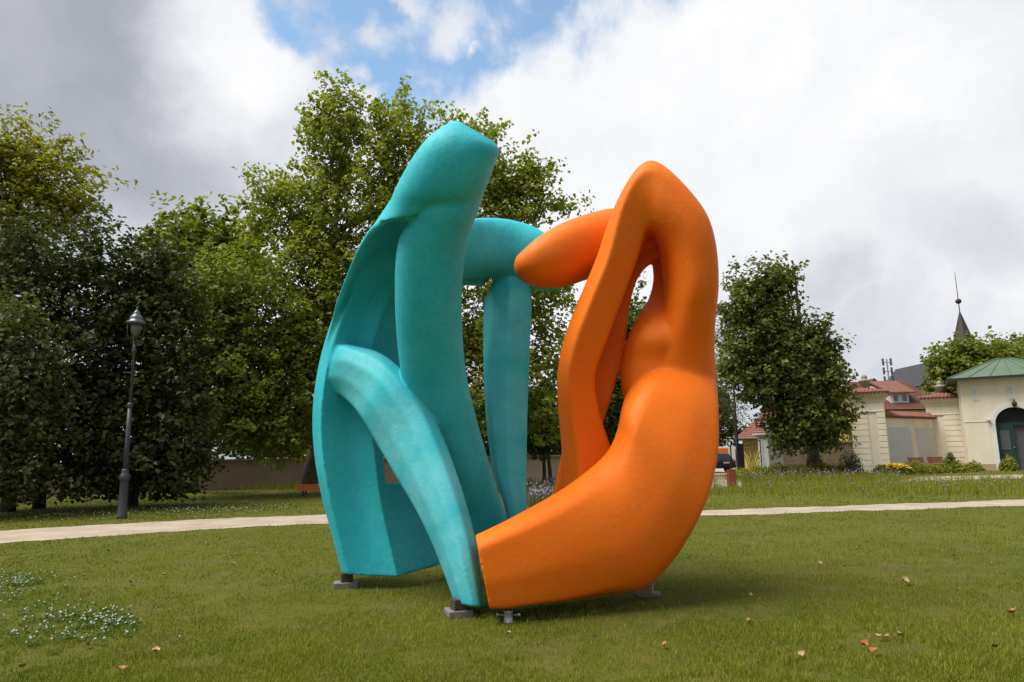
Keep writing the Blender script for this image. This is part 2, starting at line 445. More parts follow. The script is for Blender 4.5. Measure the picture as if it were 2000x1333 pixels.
strip('gravel_path', [(-400, 1092), (0, 1062), (320, 1039), (635, 1022), (1000, 1014), (1380, 1008), (2000, 988), (2500, 976)],
      [(-400, 1062), (0, 1037), (320, 1018), (635, 1005), (1000, 1002), (1380, 997), (2000, 976), (2500, 966)], 0.006, M['gravel'])
strip('garden_path', [(1370, 956), (1412, 952), (1450, 953)], [(1375, 914), (1402, 913), (1440, 912)], 0.006, M['gravel'])
strip('forecourt_path', [(1740, 944), (1800, 940), (2000, 934), (2300, 926)], [(1790, 932), (1820, 931), (2000, 927), (2300, 919)], 0.01, M['gravel'])


# ------------------------------------------------------------------ sculpture: swept bodies merged and smoothed
NSEC = 72


def superell(n):
    o = []
    for i in range(NSEC):
        a = 2 * math.pi * i / NSEC
        c, s_ = math.cos(a), math.sin(a)
        o.append((math.copysign(abs(c) ** (2 / n), c), math.copysign(abs(s_) ** (2 / n), s_)))
    return np.array(o)


def polysec(pts, rounds=2):
    """closed polygon resampled to NSEC points, corners softened; starts at the point nearest angle 0"""
    p = np.array(pts, float)
    for _ in range(rounds):
        q = []
        for i in range(len(p)):
            a, b = p[i], p[(i + 1) % len(p)]
            q += [a * .92 + b * .08, a * .08 + b * .92]
        p = np.array(q)
    ang = np.arctan2(p[:, 1], p[:, 0])
    out = []
    for i in range(NSEC):
        a = 2 * math.pi * i / NSEC
        d = np.array([math.cos(a), math.sin(a)])
        best = 0
        for k in range(len(p)):
            e0, e1 = p[k], p[(k + 1) % len(p)]
            A = np.array([[d[0], -(e1 - e0)[0]], [d[1], -(e1 - e0)[1]]])
            det = np.linalg.det(A)
            if abs(det) < 1e-9: continue
            t, u = np.linalg.solve(A, e0)
            if t > 0 and -1e-6 <= u <= 1 + 1e-6: best = max(best, t)
        out.append(d * best)
    return np.array(out)


def cr(vals, k):
    """Catmull-Rom resample of an array of control rows"""
    v = np.array(vals, float); n = len(v); out = []
    for i in range(n - 1):
        p0 = v[max(i - 1, 0)] if i > 0 else 2 * v[0] - v[1]
        p1, p2 = v[i], v[i + 1]
        p3 = v[i + 2] if i + 2 < n else 2 * v[-1] - v[-2]
        for j in range(k):
            t = j / k
            out.append(0.5 * ((2 * p1) + (-p0 + p2) * t + (2 * p0 - 5 * p1 + 4 * p2 - p3) * t * t + (-p0 + 3 * p1 - 3 * p2 + p3) * t ** 3))
    out.append(v[-1]); return np.array(out)


def sweep(mb, st, sec=None, sec2=None, k=6, tip0=False, tip1=False):
    """st rows: (Lx,Ly,Rx,Ry,Y,half_depth[,blend[,skew]]) in photo pixels and metres: the two silhouette points, the distance and
    the half thickness along the view. sec = section outline (unit), sec2 blended in by 'blend'. skew shifts R's distance."""
    rows = [tuple(r) + (0.0,) * (8 - len(r)) for r in st]
    R = cr(rows, k)
    sec = superell(2.4) if sec is None else sec
    sec2 = sec if sec2 is None else sec2
    vs = []; m = len(R)
    for i, (lx, ly, rx, ry, Y, hd, bl, sk) in enumerate(R):
        pl, pr = P(lx, ly, Y - sk / 2), P(rx, ry, Y + sk / 2)
        c = (pl + pr) / 2; u = (pr - pl) / 2
        v = c - CAM; v /= np.linalg.norm(v)
        un = u / np.linalg.norm(u); v = v - un * np.dot(v, un); v /= np.linalg.norm(v)
        bl = min(max(bl, 0), 1)
        s = sec * (1 - bl) + sec2 * bl
        for a, b in s:
            vs.append(c + u * a + v * b * hd)
    fs = []
    for j in range(m - 1):
        for i in range(NSEC):
            fs.append((j * NSEC + i, j * NSEC + (i + 1) % NSEC, (j + 1) * NSEC + (i + 1) % NSEC, (j + 1) * NSEC + i))
    base = len(vs)
    c0 = np.mean(vs[:NSEC], axis=0); c1 = np.mean(vs[(m - 1) * NSEC:], axis=0)
    vs += [c0, c1]
    for i in range(NSEC):
        fs.append((base, (i + 1) % NSEC, i)); fs.append((base + 1, (m - 1) * NSEC + i, (m - 1) * NSEC + (i + 1) % NSEC))
    mb.add(vs, fs)


def sheet(mb, rows, thick, kv=6, skip=None, corners=()):
    """rows: list over height of lists of (px,py,Y): a curved plate thickened away from the camera side.
    skip(i,j) drops cells (an opening)."""
    A = np.array([[P(*q) for q in r] for r in rows])          # (nv, nu, 3)
    B = np.array([cr(A[:, j], kv) for j in range(A.shape[1])]).transpose(1, 0, 2)
    nv, nu, _ = B.shape
    # resample across: straight between columns but smooth except corners
    U = []
    for i in range(nv):
        segs = []; start = 0
        cs = list(corners) + [nu - 1]
        line = []
        for c in cs:
            seg = B[i, start:c + 1]
            line += list(cr(seg, 6))[:-1]
            start = c
        line.append(B[i, -1]); U.append(line)
    U = np.array(U); nv, nu, _ = U.shape
    du = np.gradient(U, axis=1); dv = np.gradient(U, axis=0)
    nrm = np.cross(du, dv); nrm /= np.linalg.norm(nrm, axis=2, keepdims=True) + 1e-12
    ctr = U.mean(axis=(0, 1))
    tocam = CAM - U
    if (nrm * tocam).sum(axis=2).mean() < 0: nrm = -nrm
    Bk = U - nrm * thick
    base = nv * nu
    vs = list(U.reshape(-1, 3)) + list(Bk.reshape(-1, 3)); fs = []
    on = np.ones((nv - 1, nu - 1), bool)
    if skip:
        for i in range(nv - 1):
            for j in range(nu - 1):
                if skip(i, j): on[i, j] = False

    def idx(i, j): return i * nu + j
    for i in range(nv - 1):
        for j in range(nu - 1):
            if not on[i, j]: continue
            q = (idx(i, j), idx(i, j + 1), idx(i + 1, j + 1), idx(i + 1, j))
            fs.append(q); fs.append(tuple(base + x for x in reversed(q)))
            for (di, dj, a, b) in ((-1, 0, 0, 1), (1, 0, 2, 3), (0, 1, 1, 2), (0, -1, 3, 0)):
                ii, jj = i + di, j + dj
                if not (0 <= ii < nv - 1 and 0 <= jj < nu - 1) or not on[ii, jj]:
                    fs.append((q[a], base + q[a], base + q[b], q[b]))
    mb.add(vs, fs)


def finish_body(name, mb, m, voxel, smooth_it, label, cat, soft=()):
    """merge the swept pieces into one skin; soft = (px, py, Y, radius, strength) places where joints are rounded off more"""
    me = bpy.data.meshes.new(name); me.from_pydata(mb.v, [], mb.f)
    bm = bmesh.new(); bm.from_mesh(me); bmesh.ops.remove_doubles(bm, verts=bm.verts, dist=1e-5)
    bmesh.ops.recalc_face_normals(bm, faces=bm.faces); bm.to_mesh(me); bm.free()

    def bake(me_, setup):
        tmp = bpy.data.objects.new('work', me_); COL.objects.link(tmp); setup(tmp)
        dg = bpy.context.evaluated_depsgraph_get(); dg.update()
        out = bpy.data.meshes.new_from_object(tmp.evaluated_get(dg)); bpy.data.objects.remove(tmp); return out

    def s1(o):
        rm = o.modifiers.new('r', 'REMESH'); rm.mode = 'VOXEL'; rm.voxel_size = voxel; rm.adaptivity = 0.0
        q = o.modifiers.new('s', 'SMOOTH'); q.factor = 0.5; q.iterations = smooth_it
    me2 = bake(me, s1)
    if soft:
        n = len(me2.vertices); co = np.empty(n * 3, np.float32); me2.vertices.foreach_get('co', co); co = co.reshape(-1, 3)
        w = np.zeros(n)
        for px, py, Y, rad, st in soft:
            d = np.linalg.norm(co - P(px, py, Y), axis=1) / rad
            w = np.maximum(w, st * np.clip(1.5 * (1 - d), 0, 1))
        ids = np.where(w > .01)[0]; wq = np.round(w, 1)

        def s2(o):
            g_ = o.vertex_groups.new(name='g')
            for lv in np.unique(wq[ids]):
                if lv > 0: g_.add([int(i) for i in ids[wq[ids] == lv]], float(lv), 'REPLACE')
            q = o.modifiers.new('s', 'SMOOTH'); q.factor = 0.6; q.iterations = 60; q.vertex_group = 'g'
        me2 = bake(me2, s2)
    me2.name = name
    for p in me2.polygons: p.use_smooth = True
    me2.materials.clear()
    o = link(name, me2, m); tag(o, label, cat)
    return o


def turquoise():
    mb = MB()
    # A: head and front column
    sweep(mb, [(894, 236, 964, 276, 6.80, .17), (872, 246, 974, 294, 6.80, .29), (838, 272, 966, 318, 6.86, .38), (806, 315, 951, 360, 6.96, .42), (776, 368, 932, 394, 7.08, .44),
               (757, 403, 915, 402, 7.17, .43, 0, .16), (740, 434, 901, 404, 7.24, .42, 0, .3)], superell(2.3))
    sweep(mb, [(808, 350, 942, 385, 7.08, .38), (806, 380, 935, 407, 7.16, .43), (803, 410, 925, 433, 7.215, .445), (798, 436, 915, 460, 7.28, .44), (783, 466, 910, 484, 7.35, .44), (775, 510, 905, 520, 7.46, .44), (774, 570, 901, 590, 7.62, .44), (776, 640, 903, 660, 7.80, .44),
               (783, 715, 911, 735, 8.0, .43), (795, 790, 928, 808, 8.2, .42), (815, 860, 947, 876, 8.4, .40), (840, 940, 970, 952, 8.58, .37),
               (865, 1010, 991, 1016, 8.74, .34), (890, 1080, 1010, 1085, 8.86, .32)], superell(2.3))
    # head skirt running down the left silhouette (its right edge is the lip above the hollow)
    hood = []
    for (sx, sy, sY), (mx, my, mY), (lx, ly, lY) in (
            ((766, 396, 7.22), (792, 394, 7.02), (820, 394, 6.95)), ((746, 423, 7.24), (772, 425, 6.98), (802, 424, 6.86)), ((724, 446, 7.36), (746, 440, 7.12), (776, 431, 6.97)),
            ((706, 476, 7.6), (724, 462, 7.36), (748, 445, 7.2)), ((692, 505, 7.82), (705, 490, 7.62), (722, 470, 7.48)), ((678, 540, 8.05), (688, 525, 7.88), (703, 505, 7.76)),
            ((661, 585, 8.3), (670, 570, 8.15), (682, 553, 8.04)), ((647, 630, 8.5), (655, 617, 8.39), (666, 600, 8.3)), ((638, 668, 8.64), (645, 658, 8.56), (655, 640, 8.5))):
        hood.append([(sx + 30, sy + 12, sY + .55), (sx, sy, sY), (mx, my, mY), (lx, ly, lY)])
    sheet(mb, hood, 0.075, 6)
    # BD: big shell leg, front face + side face E with an opening
    rows = [
        # wrapped back, silhouette, rim, face, corner, side face back edge
        [(770, 380, 8.9), (758, 405, 7.75), (790, 400, 7.55), (830, 400, 7.65), (862, 400, 7.8), (900, 400, 8.8)],
        [(712, 470, 9.1), (703, 490, 8.15), (727, 490, 7.98), (775, 490, 8.05), (812, 490, 8.15), (870, 490, 9.1)],
        [(665, 580, 9.3), (659, 595, 8.5), (679, 595, 8.3), (722, 595, 8.46), (758, 590, 8.47), (850, 590, 9.3)],
        [(630, 690, 9.45), (626, 698, 8.75), (643, 700, 8.5), (688, 700, 8.67), (724, 690, 8.63), (835, 690, 9.45)],
        [(614, 790, 9.5), (611, 795, 8.86), (628, 795, 8.56), (686, 795, 8.75), (722, 790, 8.7), (830, 790, 9.5)],
        [(616, 880, 9.5), (613, 880, 8.92), (629, 880, 8.6), (690, 880, 8.78), (731, 880, 8.72), (830, 880, 9.5)],
        [(630, 970, 9.5), (627, 965, 8.93), (642, 965, 8.63), (700, 965, 8.79), (741, 965, 8.72), (838, 960, 9.5)],
        [(652, 1050, 9.45), (648, 1045, 8.9), (661, 1045, 8.66), (718, 1045, 8.76), (757, 1045, 8.7), (850, 1035, 9.45)],
        [(676, 1122, 9.4), (668, 1121, 8.85), (680, 1123, 8.68), (738, 1126, 8.72), (776, 1126, 8.66), (868, 1100, 9.4)],
    ]
    kv = 8

    def skip(i, j):
        return 33 <= i < 46 and 25 <= j < 29   # opening in the side face
    sheet(mb, rows, 0.10, kv, skip, corners=(1, 2, 4))
    # C: arched leg springing out of the shell
    csec = polysec([(-1, .35), (-.94, .08), (-.4, -.6), (.25, -.98), (.72, -.84), (1, -.1), (.8, .6), (0, .95), (-.85, .8)], 1)
    sweep(mb, [(615, 777, 646, 652, 8.84, .12), (625, 775, 655, 662, 8.76, .24), (644, 768, 670, 668, 8.64, .31), (664, 774, 698, 676, 8.5, .34), (685, 792, 745, 690, 8.3, .34), (707, 823, 792, 728, 8.1, .34),
               (740, 880, 832, 781, 7.97, .32), (775, 940, 868, 856, 7.8, .31), (806, 992, 896, 932, 7.65, .30), (835, 1050, 919, 1008, 7.52, .29),
               (860, 1110, 936, 1085, 7.42, .30), (887, 1180, 947, 1187, 7.3, .27)], csec)
    # G: upper ring behind
    sweep(mb, [(850, 452, 845, 560, 8.3, .42), (912, 434, 905, 543, 8.9, .42), (955, 429, 948, 540, 9.3, .36), (1000, 433, 992, 548, 9.5, .34),
               (1045, 447, 1033, 562, 9.55, .34), (1085, 475, 1080, 567, 9.5, .32), (1108, 505, 1104, 556, 9.45, .3)], superell(2.2))
    # F: back column and its bend
    fsec = polysec([(-1, .1), (-.72, -.75), (.1, -1), (1, -.55), (1, .5), (.2, 1), (-.7, .8)], 2)
    sweep(mb, [(850, 500, 855, 556, 9.5, .25, 1), (920, 480, 920, 557, 9.75, .28, 1), (975, 470, 940, 562, 9.8, .32, 1), (1020, 500, 944, 590, 9.72, .36), (1035, 570, 943, 630, 9.6, .38),
               (1034, 670, 943, 690, 9.5, .38), (1031, 765, 945, 770, 9.38, .37), (1029, 850, 951, 850, 9.26, .35), (1028, 930, 964, 930, 9.15, .32), (1029, 1000, 986, 1000, 9.06, .3), (1033, 1112, 1000, 1112, 8.98, .28)],
          fsec * np.array([-1, 1]), superell(2.3))
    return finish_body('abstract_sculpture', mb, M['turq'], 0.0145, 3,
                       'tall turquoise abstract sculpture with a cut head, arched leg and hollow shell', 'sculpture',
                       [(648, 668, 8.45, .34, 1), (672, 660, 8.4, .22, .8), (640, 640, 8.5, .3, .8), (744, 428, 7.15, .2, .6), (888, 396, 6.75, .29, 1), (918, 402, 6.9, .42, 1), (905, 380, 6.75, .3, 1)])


def orange():
    mb = MB()
    # lower body from the cut end up to the fold
    bsec = superell(2.35)
    bend = polysec([(-1, .1), (-.9, -.75), (-.72, -.97), (.2, -1), (.9, -.85), (1, .0), (.8, .9), (-.6, 1)], 2)
    sweep(mb, [(928, 1045, 956, 1187, 7.05, .30, 1), (962, 1029, 990, 1185, 7.12, .33, 1), (1000, 1010, 1032, 1180, 7.22, .38, .9), (1080, 966, 1112, 1171, 7.42, .48, .6), (1140, 925, 1185, 1159, 7.6, .56, .3), (1185, 884, 1258, 1145, 7.76, .64),
               (1205, 840, 1322, 1080, 7.88, .68, .3), (1213, 798, 1372, 987, 7.95, .68, .7), (1224, 768, 1397, 890, 8.02, .60, .7), (1244, 739, 1399, 800, 8.10, .50, .6), (1280, 714, 1393, 744, 8.22, .36, .4), (1318, 700, 1380, 714, 8.36, .22, .2)], bsec, bend)
    # fin / inner edge of the torso, running down into the hip
    sweep(mb, [(1264, 462, 1300, 475, 8.55, .06), (1272, 505, 1320, 508, 8.56, .08), (1276, 545, 1330, 548, 8.55, .10), (1268, 582, 1335, 588, 8.48, .16), (1249, 616, 1345, 622, 8.3, .30), (1229, 655, 1360, 660, 8.24, .40),
               (1215, 700, 1375, 708, 8.34, .42), (1213, 742, 1380, 748, 8.35, .42), (1221, 790, 1380, 795, 8.33, .40), (1240, 860, 1380, 860, 8.15, .4)], superell(2.2))
    # arch: leg, apex, torso
    leg = polysec([(-1, .35), (-.42, -1), (.96, -.55), (1, .7), (-.55, 1)], 1)
    tor = superell(2.3)
    sweep(mb, [(1098, 1010, 1225, 985, 8.3, .26), (1096, 890, 1195, 884, 8.27, .26), (1091, 815, 1174, 818, 8.23, .26), (1087, 745, 1163, 764, 8.18, .26), (1093, 692, 1165, 722, 8.13, .27), (1110, 631, 1186, 665, 8.07, .28),
               (1138, 562, 1210, 602, 8.0, .28), (1164, 500, 1235, 537, 7.94, .29), (1183, 440, 1252, 489, 7.89, .30, .05), (1206, 380, 1262, 463, 7.86, .32, .1), (1238, 327, 1268, 455, 7.84, .35, .25),
               (1270, 311, 1273, 454, 7.83, .38, .5), (1303, 335, 1281, 461, 7.83, .42, .8), (1345, 388, 1290, 478, 7.85, .46, 1), (1373, 434, 1297, 500, 7.89, .5, 1), (1388, 490, 1300, 530, 7.95, .52, 1),
               (1394, 560, 1301, 575, 8.03, .52, 1), (1391, 625, 1290, 628, 8.15, .48, 1), (1391, 680, 1270, 680, 8.24, .44, 1), (1396, 740, 1255, 740, 8.3, .42, 1), (1399, 800, 1250, 810, 8.25, .44, 1), (1396, 870, 1260, 880, 8.1, .5, 1)], leg, tor)
    # rear leg
    rsec = polysec([(-1, -.6), (.9, -.9), (1, .8), (-.8, .9)], 2)
    sweep(mb, [(1050, 1070, 1150, 1060, 8.62, .2), (1078, 962, 1155, 955, 8.62, .2), (1096, 880, 1163, 876, 8.62, .2), (1108, 800, 1187, 800, 8.62, .2), (1122, 730, 1206, 737, 8.6, .2),
               (1142, 660, 1222, 662, 8.58, .2), (1165, 600, 1228, 606, 8.55, .2), (1190, 545, 1243, 548, 8.52, .2), (1222, 490, 1270, 518, 8.48, .2), (1262, 450, 1305, 500, 8.42, .2)], rsec)
    # finger
    sweep(mb, [(1004, 517, 1004, 523, 8.3, .03), (1008, 505, 1010, 538, 8.31, .14), (1020, 493, 1024, 551, 8.33, .24), (1050, 468, 1052, 560, 8.36, .33), (1095, 441, 1096, 560, 8.42, .38), (1150, 421, 1142, 546, 8.48, .38),
               (1198, 411, 1190, 530, 8.5, .36), (1245, 415, 1238, 512, 8.46, .3), (1285, 430, 1282, 500, 8.4, .22)], superell(2.15))
    return finish_body('abstract_sculpture', mb, M['orange'], 0.0145, 3,
                       'bright orange abstract sculpture with a pointed arch, bent knee and pointing finger', 'sculpture',
                       [(1345, 712, 7.8, .40, 1), (1392, 735, 8.1, .34, .5), (1300, 615, 8.0, .32, 1), (1288, 660, 7.95, .34, 1), (1290, 570, 8.25, .2, .6), (1200, 600, 8.1, .01, 0), (1250, 430, 8.4, .15, .3)])


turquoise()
orange()


# ------------------------------------------------------------------ supports under the sculpture
def paver(px, py, label, sx, sy, h, rz, Z=0.0):
    p = G(px, py)
    t = MB().box(-sx / 2, sx / 2, -sy / 2, sy / 2, 0, h).build('concrete_paver', M['concrete'], bevel=0.006)
    t.location = V((p[0], p[1] + sy / 2, Z)); t.rotation_euler = (0, 0, rz)
    return tag(t, label, 'paver', 'concrete pavers under the sculptures')


def wblock(px, py, Y, label, sx, sy, z0, z1, rz, m):
    p = P(px, py, Y)
    t = MB().box(-sx / 2, sx / 2, -sy / 2, sy / 2, 0, z1 - z0).build('wooden_block', m, bevel=0.004)
    t.location = V((p[0], Y, z0)); t.rotation_euler = (0, 0, rz)
    return tag(t, label, 'block', 'wooden blocks under the sculptures')


paver(672, 1150, 'grey concrete paver on the lawn under the left turquoise foot', .30, .22, .065, RAD(12))
wblock(677, 1133, G(672, 1150)[1] + .10, 'dark wooden block between paver and left turquoise foot', .14, .13, .065, .17, RAD(20), M['wood'])
paver(894, 1208, 'grey concrete paver on the lawn under the arched turquoise leg', .25, .24, .065, RAD(18))
wblock(897, 1190, G(894, 1208)[1] + .10, 'dark wooden block between paver and arched turquoise leg', .15, .14, .065, .17, RAD(25), M['wood'])
paver(1270, 1168, 'flat concrete paver in the grass under the orange sculpture', .26, .22, .035, RAD(-10))
wblock(1264, 1155, G(1270, 1168)[1] + .10, 'pale wooden block under the right end of the orange sculpture', .13, .14, .035, .17, RAD(-15), M['woodpale'])


def jack():
    p = G(993, 1216)
    t = thing('screw_jack', 'galvanised screw jack with crossed handles under the orange cut end', 'jack', p)
    MB().lathe([(.055, 0), (.05, .012), (.043, .02), (.043, .10), (.05, .105)], n=20).build('base_tube', M['zinc'], t, True)
    MB().lathe([(.028, .105), (.028, .15), (.034, .15), (.034, .2)], n=14).build('screw_pipe', M['rust'], t, True)
    for s in (-1, 1):
        h = MB().tube([(s * .044, 0, .068), (s * .10, -.012 * s, .072)], .006, 8).build('handle', M['zinc'], t, True)
        MB().lathe([(.012, .06), (.014, .066), (.014, .08), (.010, .086)], s * .103, -.012 * s, 10).build('knob', M['zinc'], h, True)


jack()
c0 = G(1005, 1214)
pts = [G(1012, 1206), G(1020, 1212), G(1035, 1216), G(1052, 1217), G(1070, 1214), G(1085, 1209), G(1100, 1203)]
tag(MB().tube([(p[0], p[1], .035 + .012 * math.sin(i)) for i, p in enumerate(pts)], .007, 6).build('cable', M['cable'], smooth=True),
    'black cable lying in the grass beside the screw jack', 'cable')


# ------------------------------------------------------------------ grass
M['grass'] = foliage_mat('grass_blades', (0.090, 0.136, 0.008), (0.265, 0.265, 0.035), 0.3, 0.6, 0.15)
rs = np.random.RandomState(11)


def vnoise(x, y, s, seed):
    """cheap smooth value noise"""
    r = np.random.RandomState(seed); T = r.rand(64, 64)
    u = (x * s) % 64; v = (y * s) % 64
    i = u.astype(int); j = v.astype(int); fu = u - i; fv = v - j
    fu = fu * fu * (3 - 2 * fu); fv = fv * fv * (3 - 2 * fv)
    i2 = (i + 1) % 64; j2 = (j + 1) % 64
    return (T[i, j] * (1 - fu) * (1 - fv) + T[i2, j] * fu * (1 - fv) + T[i, j2] * (1 - fu) * fv + T[i2, j2] * fu * fv)


def path_edges():
    near = [(-400, 1092), (0, 1062), (320, 1039), (635, 1022), (1000, 1014), (1380, 1008), (2000, 988), (2500, 976)]
    far = [(-400, 1062), (0, 1037), (320, 1018), (635, 1005), (1000, 1002), (1380, 997), (2000, 976), (2500, 966)]
    return np.array([G(*p) for p in near]), np.array([G(*p) for p in far])


PN, PF = path_edges()


def blades(name, n, y0, y1, label_kind, hmin, hmax, pw, wk, matn, side, seed, xlim=None, pow_=2.0):
    r = np.random.RandomState(seed)
    # density falls off with distance
    u = r.rand(n); a = 1 - pow_
    Y = (y0 ** a + u * (y1 ** a - y0 ** a)) ** (1 / a)
    X = (r.rand(n) * 2 - 1) * (Y * 0.82 + 1.4)
    if xlim: X = xlim[0] + r.rand(n) * (xlim[1] - xlim[0])
    yn = np.interp(X, PN[:, 0], PN[:, 1]); yf = np.interp(X, PF[:, 0], PF[:, 1])
    keep = (Y < yn + .03 * r.randn(n)) if side == 'near' else (Y > yf - .03 * r.randn(n))
    X, Y = X[keep], Y[keep]; n = len(X)
    t1 = vnoise(X + 40, Y, 1.1, 1); t2 = vnoise(X + 40, Y, 4.0, 2); t3 = vnoise(X + 40, Y, 0.35, 3)
    # thin out in worn spots
    worn_or_lit = (.65 * vnoise(X + 40, Y, 1.7, 4) + .35 * vnoise(X + 40, Y, 6.1, 5) > .60) & (r.rand(n) < .72)
    X, Y, t1, t2, t3 = X[~worn_or_lit], Y[~worn_or_lit], t1[~worn_or_lit], t2[~worn_or_lit], t3[~worn_or_lit]; n = len(X)
    t4 = vnoise(X + 40, Y, 7.5, 6)
    h = (hmin + (hmax - hmin) * r.rand(n) ** 1.8) * (.22 + .55 * t2 + .35 * t1 + .5 * t4 ** 2)
    w = np.maximum(.0032, wk * Y) * (.7 + .6 * r.rand(n))
    an = r.rand(n) * 2 * np.pi; ln = r.rand(n) ** .7 * .75 * h; la = r.rand(n) * 2 * np.pi
    ca, sa = np.cos(an), np.sin(an)
    z = np.zeros(n)
    b0 = np.stack([X - ca * w, Y - sa * w, z], 1); b1 = np.stack([X + ca * w, Y + sa * w, z], 1)
    mx, my = X + np.cos(la) * ln * .35, Y + np.sin(la) * ln * .35
    m0 = np.stack([mx - ca * w * .7, my - sa * w * .7, h * .6], 1); m1 = np.stack([mx + ca * w * .7, my + sa * w * .7, h * .6], 1)
    tp = np.stack([X + np.cos(la) * ln, Y + np.sin(la) * ln, h], 1)
    tint = np.clip(-.12 + .5 * t3 + .5 * (t1 - .4) + .3 * (t4 - .4) + .28 * r.rand(n) + (r.rand(n) < .06) * .6, 0, 1)
    vs = np.stack([b0, b1, m1, m0, tp], 1).reshape(-1, 3)
    k = np.arange(n)[:, None] * 5
    f = np.concatenate([k + np.array([[0, 1, 2]]), k + np.array([[0, 2, 3]]), k + np.array([[3, 2, 4]])], 0)
    o = tri_mesh(name, vs, f, 3, matn, None, np.repeat(tint, 5))
    return tag(o, label_kind, 'grass', kind='stuff')


blades('lawn_grass', 262000, 4.6, 26, 'short mown lawn grass around the sculptures', .022, .065, 2, .00042, M['grass'], 'near', 21)
blades('lawn_grass', 90000, 12, 50, 'lawn grass on the far side of the gravel path', .03, .085, 2, .0006, M['grass'], 'far', 22, pow_=1.5)


# ------------------------------------------------------------------ trees
def leaf_cloud(pos, nrm, L_, W_, r, tint, fold=.25):
    n = len(pos)
    nrm = nrm / (np.linalg.norm(nrm, axis=1, keepdims=True) + 1e-9)
    a = r.randn(n, 3); a -= nrm * (a * nrm).sum(1, keepdims=True); a /= np.linalg.norm(a, axis=1, keepdims=True) + 1e-9
    b = np.cross(nrm, a)
    s = (.65 + .7 * r.rand(n))[:, None]
    l = L_ * s; w = W_ * s
    base = pos - a * l * .5; tip = pos + a * l * .5 - nrm * l * .18
    le = pos - b * w * .5 + nrm * w * fold - a * l * .06; ri = pos + b * w * .5 + nrm * w * fold - a * l * .06
    vs = np.stack([base, le, tip, ri], 1).reshape(-1, 3)
    k = np.arange(n)[:, None] * 4
    f = np.concatenate([k + np.array([[0, 2, 1]]), k + np.array([[0, 3, 2]])], 0)
    return vs, f, np.repeat(tint, 4)


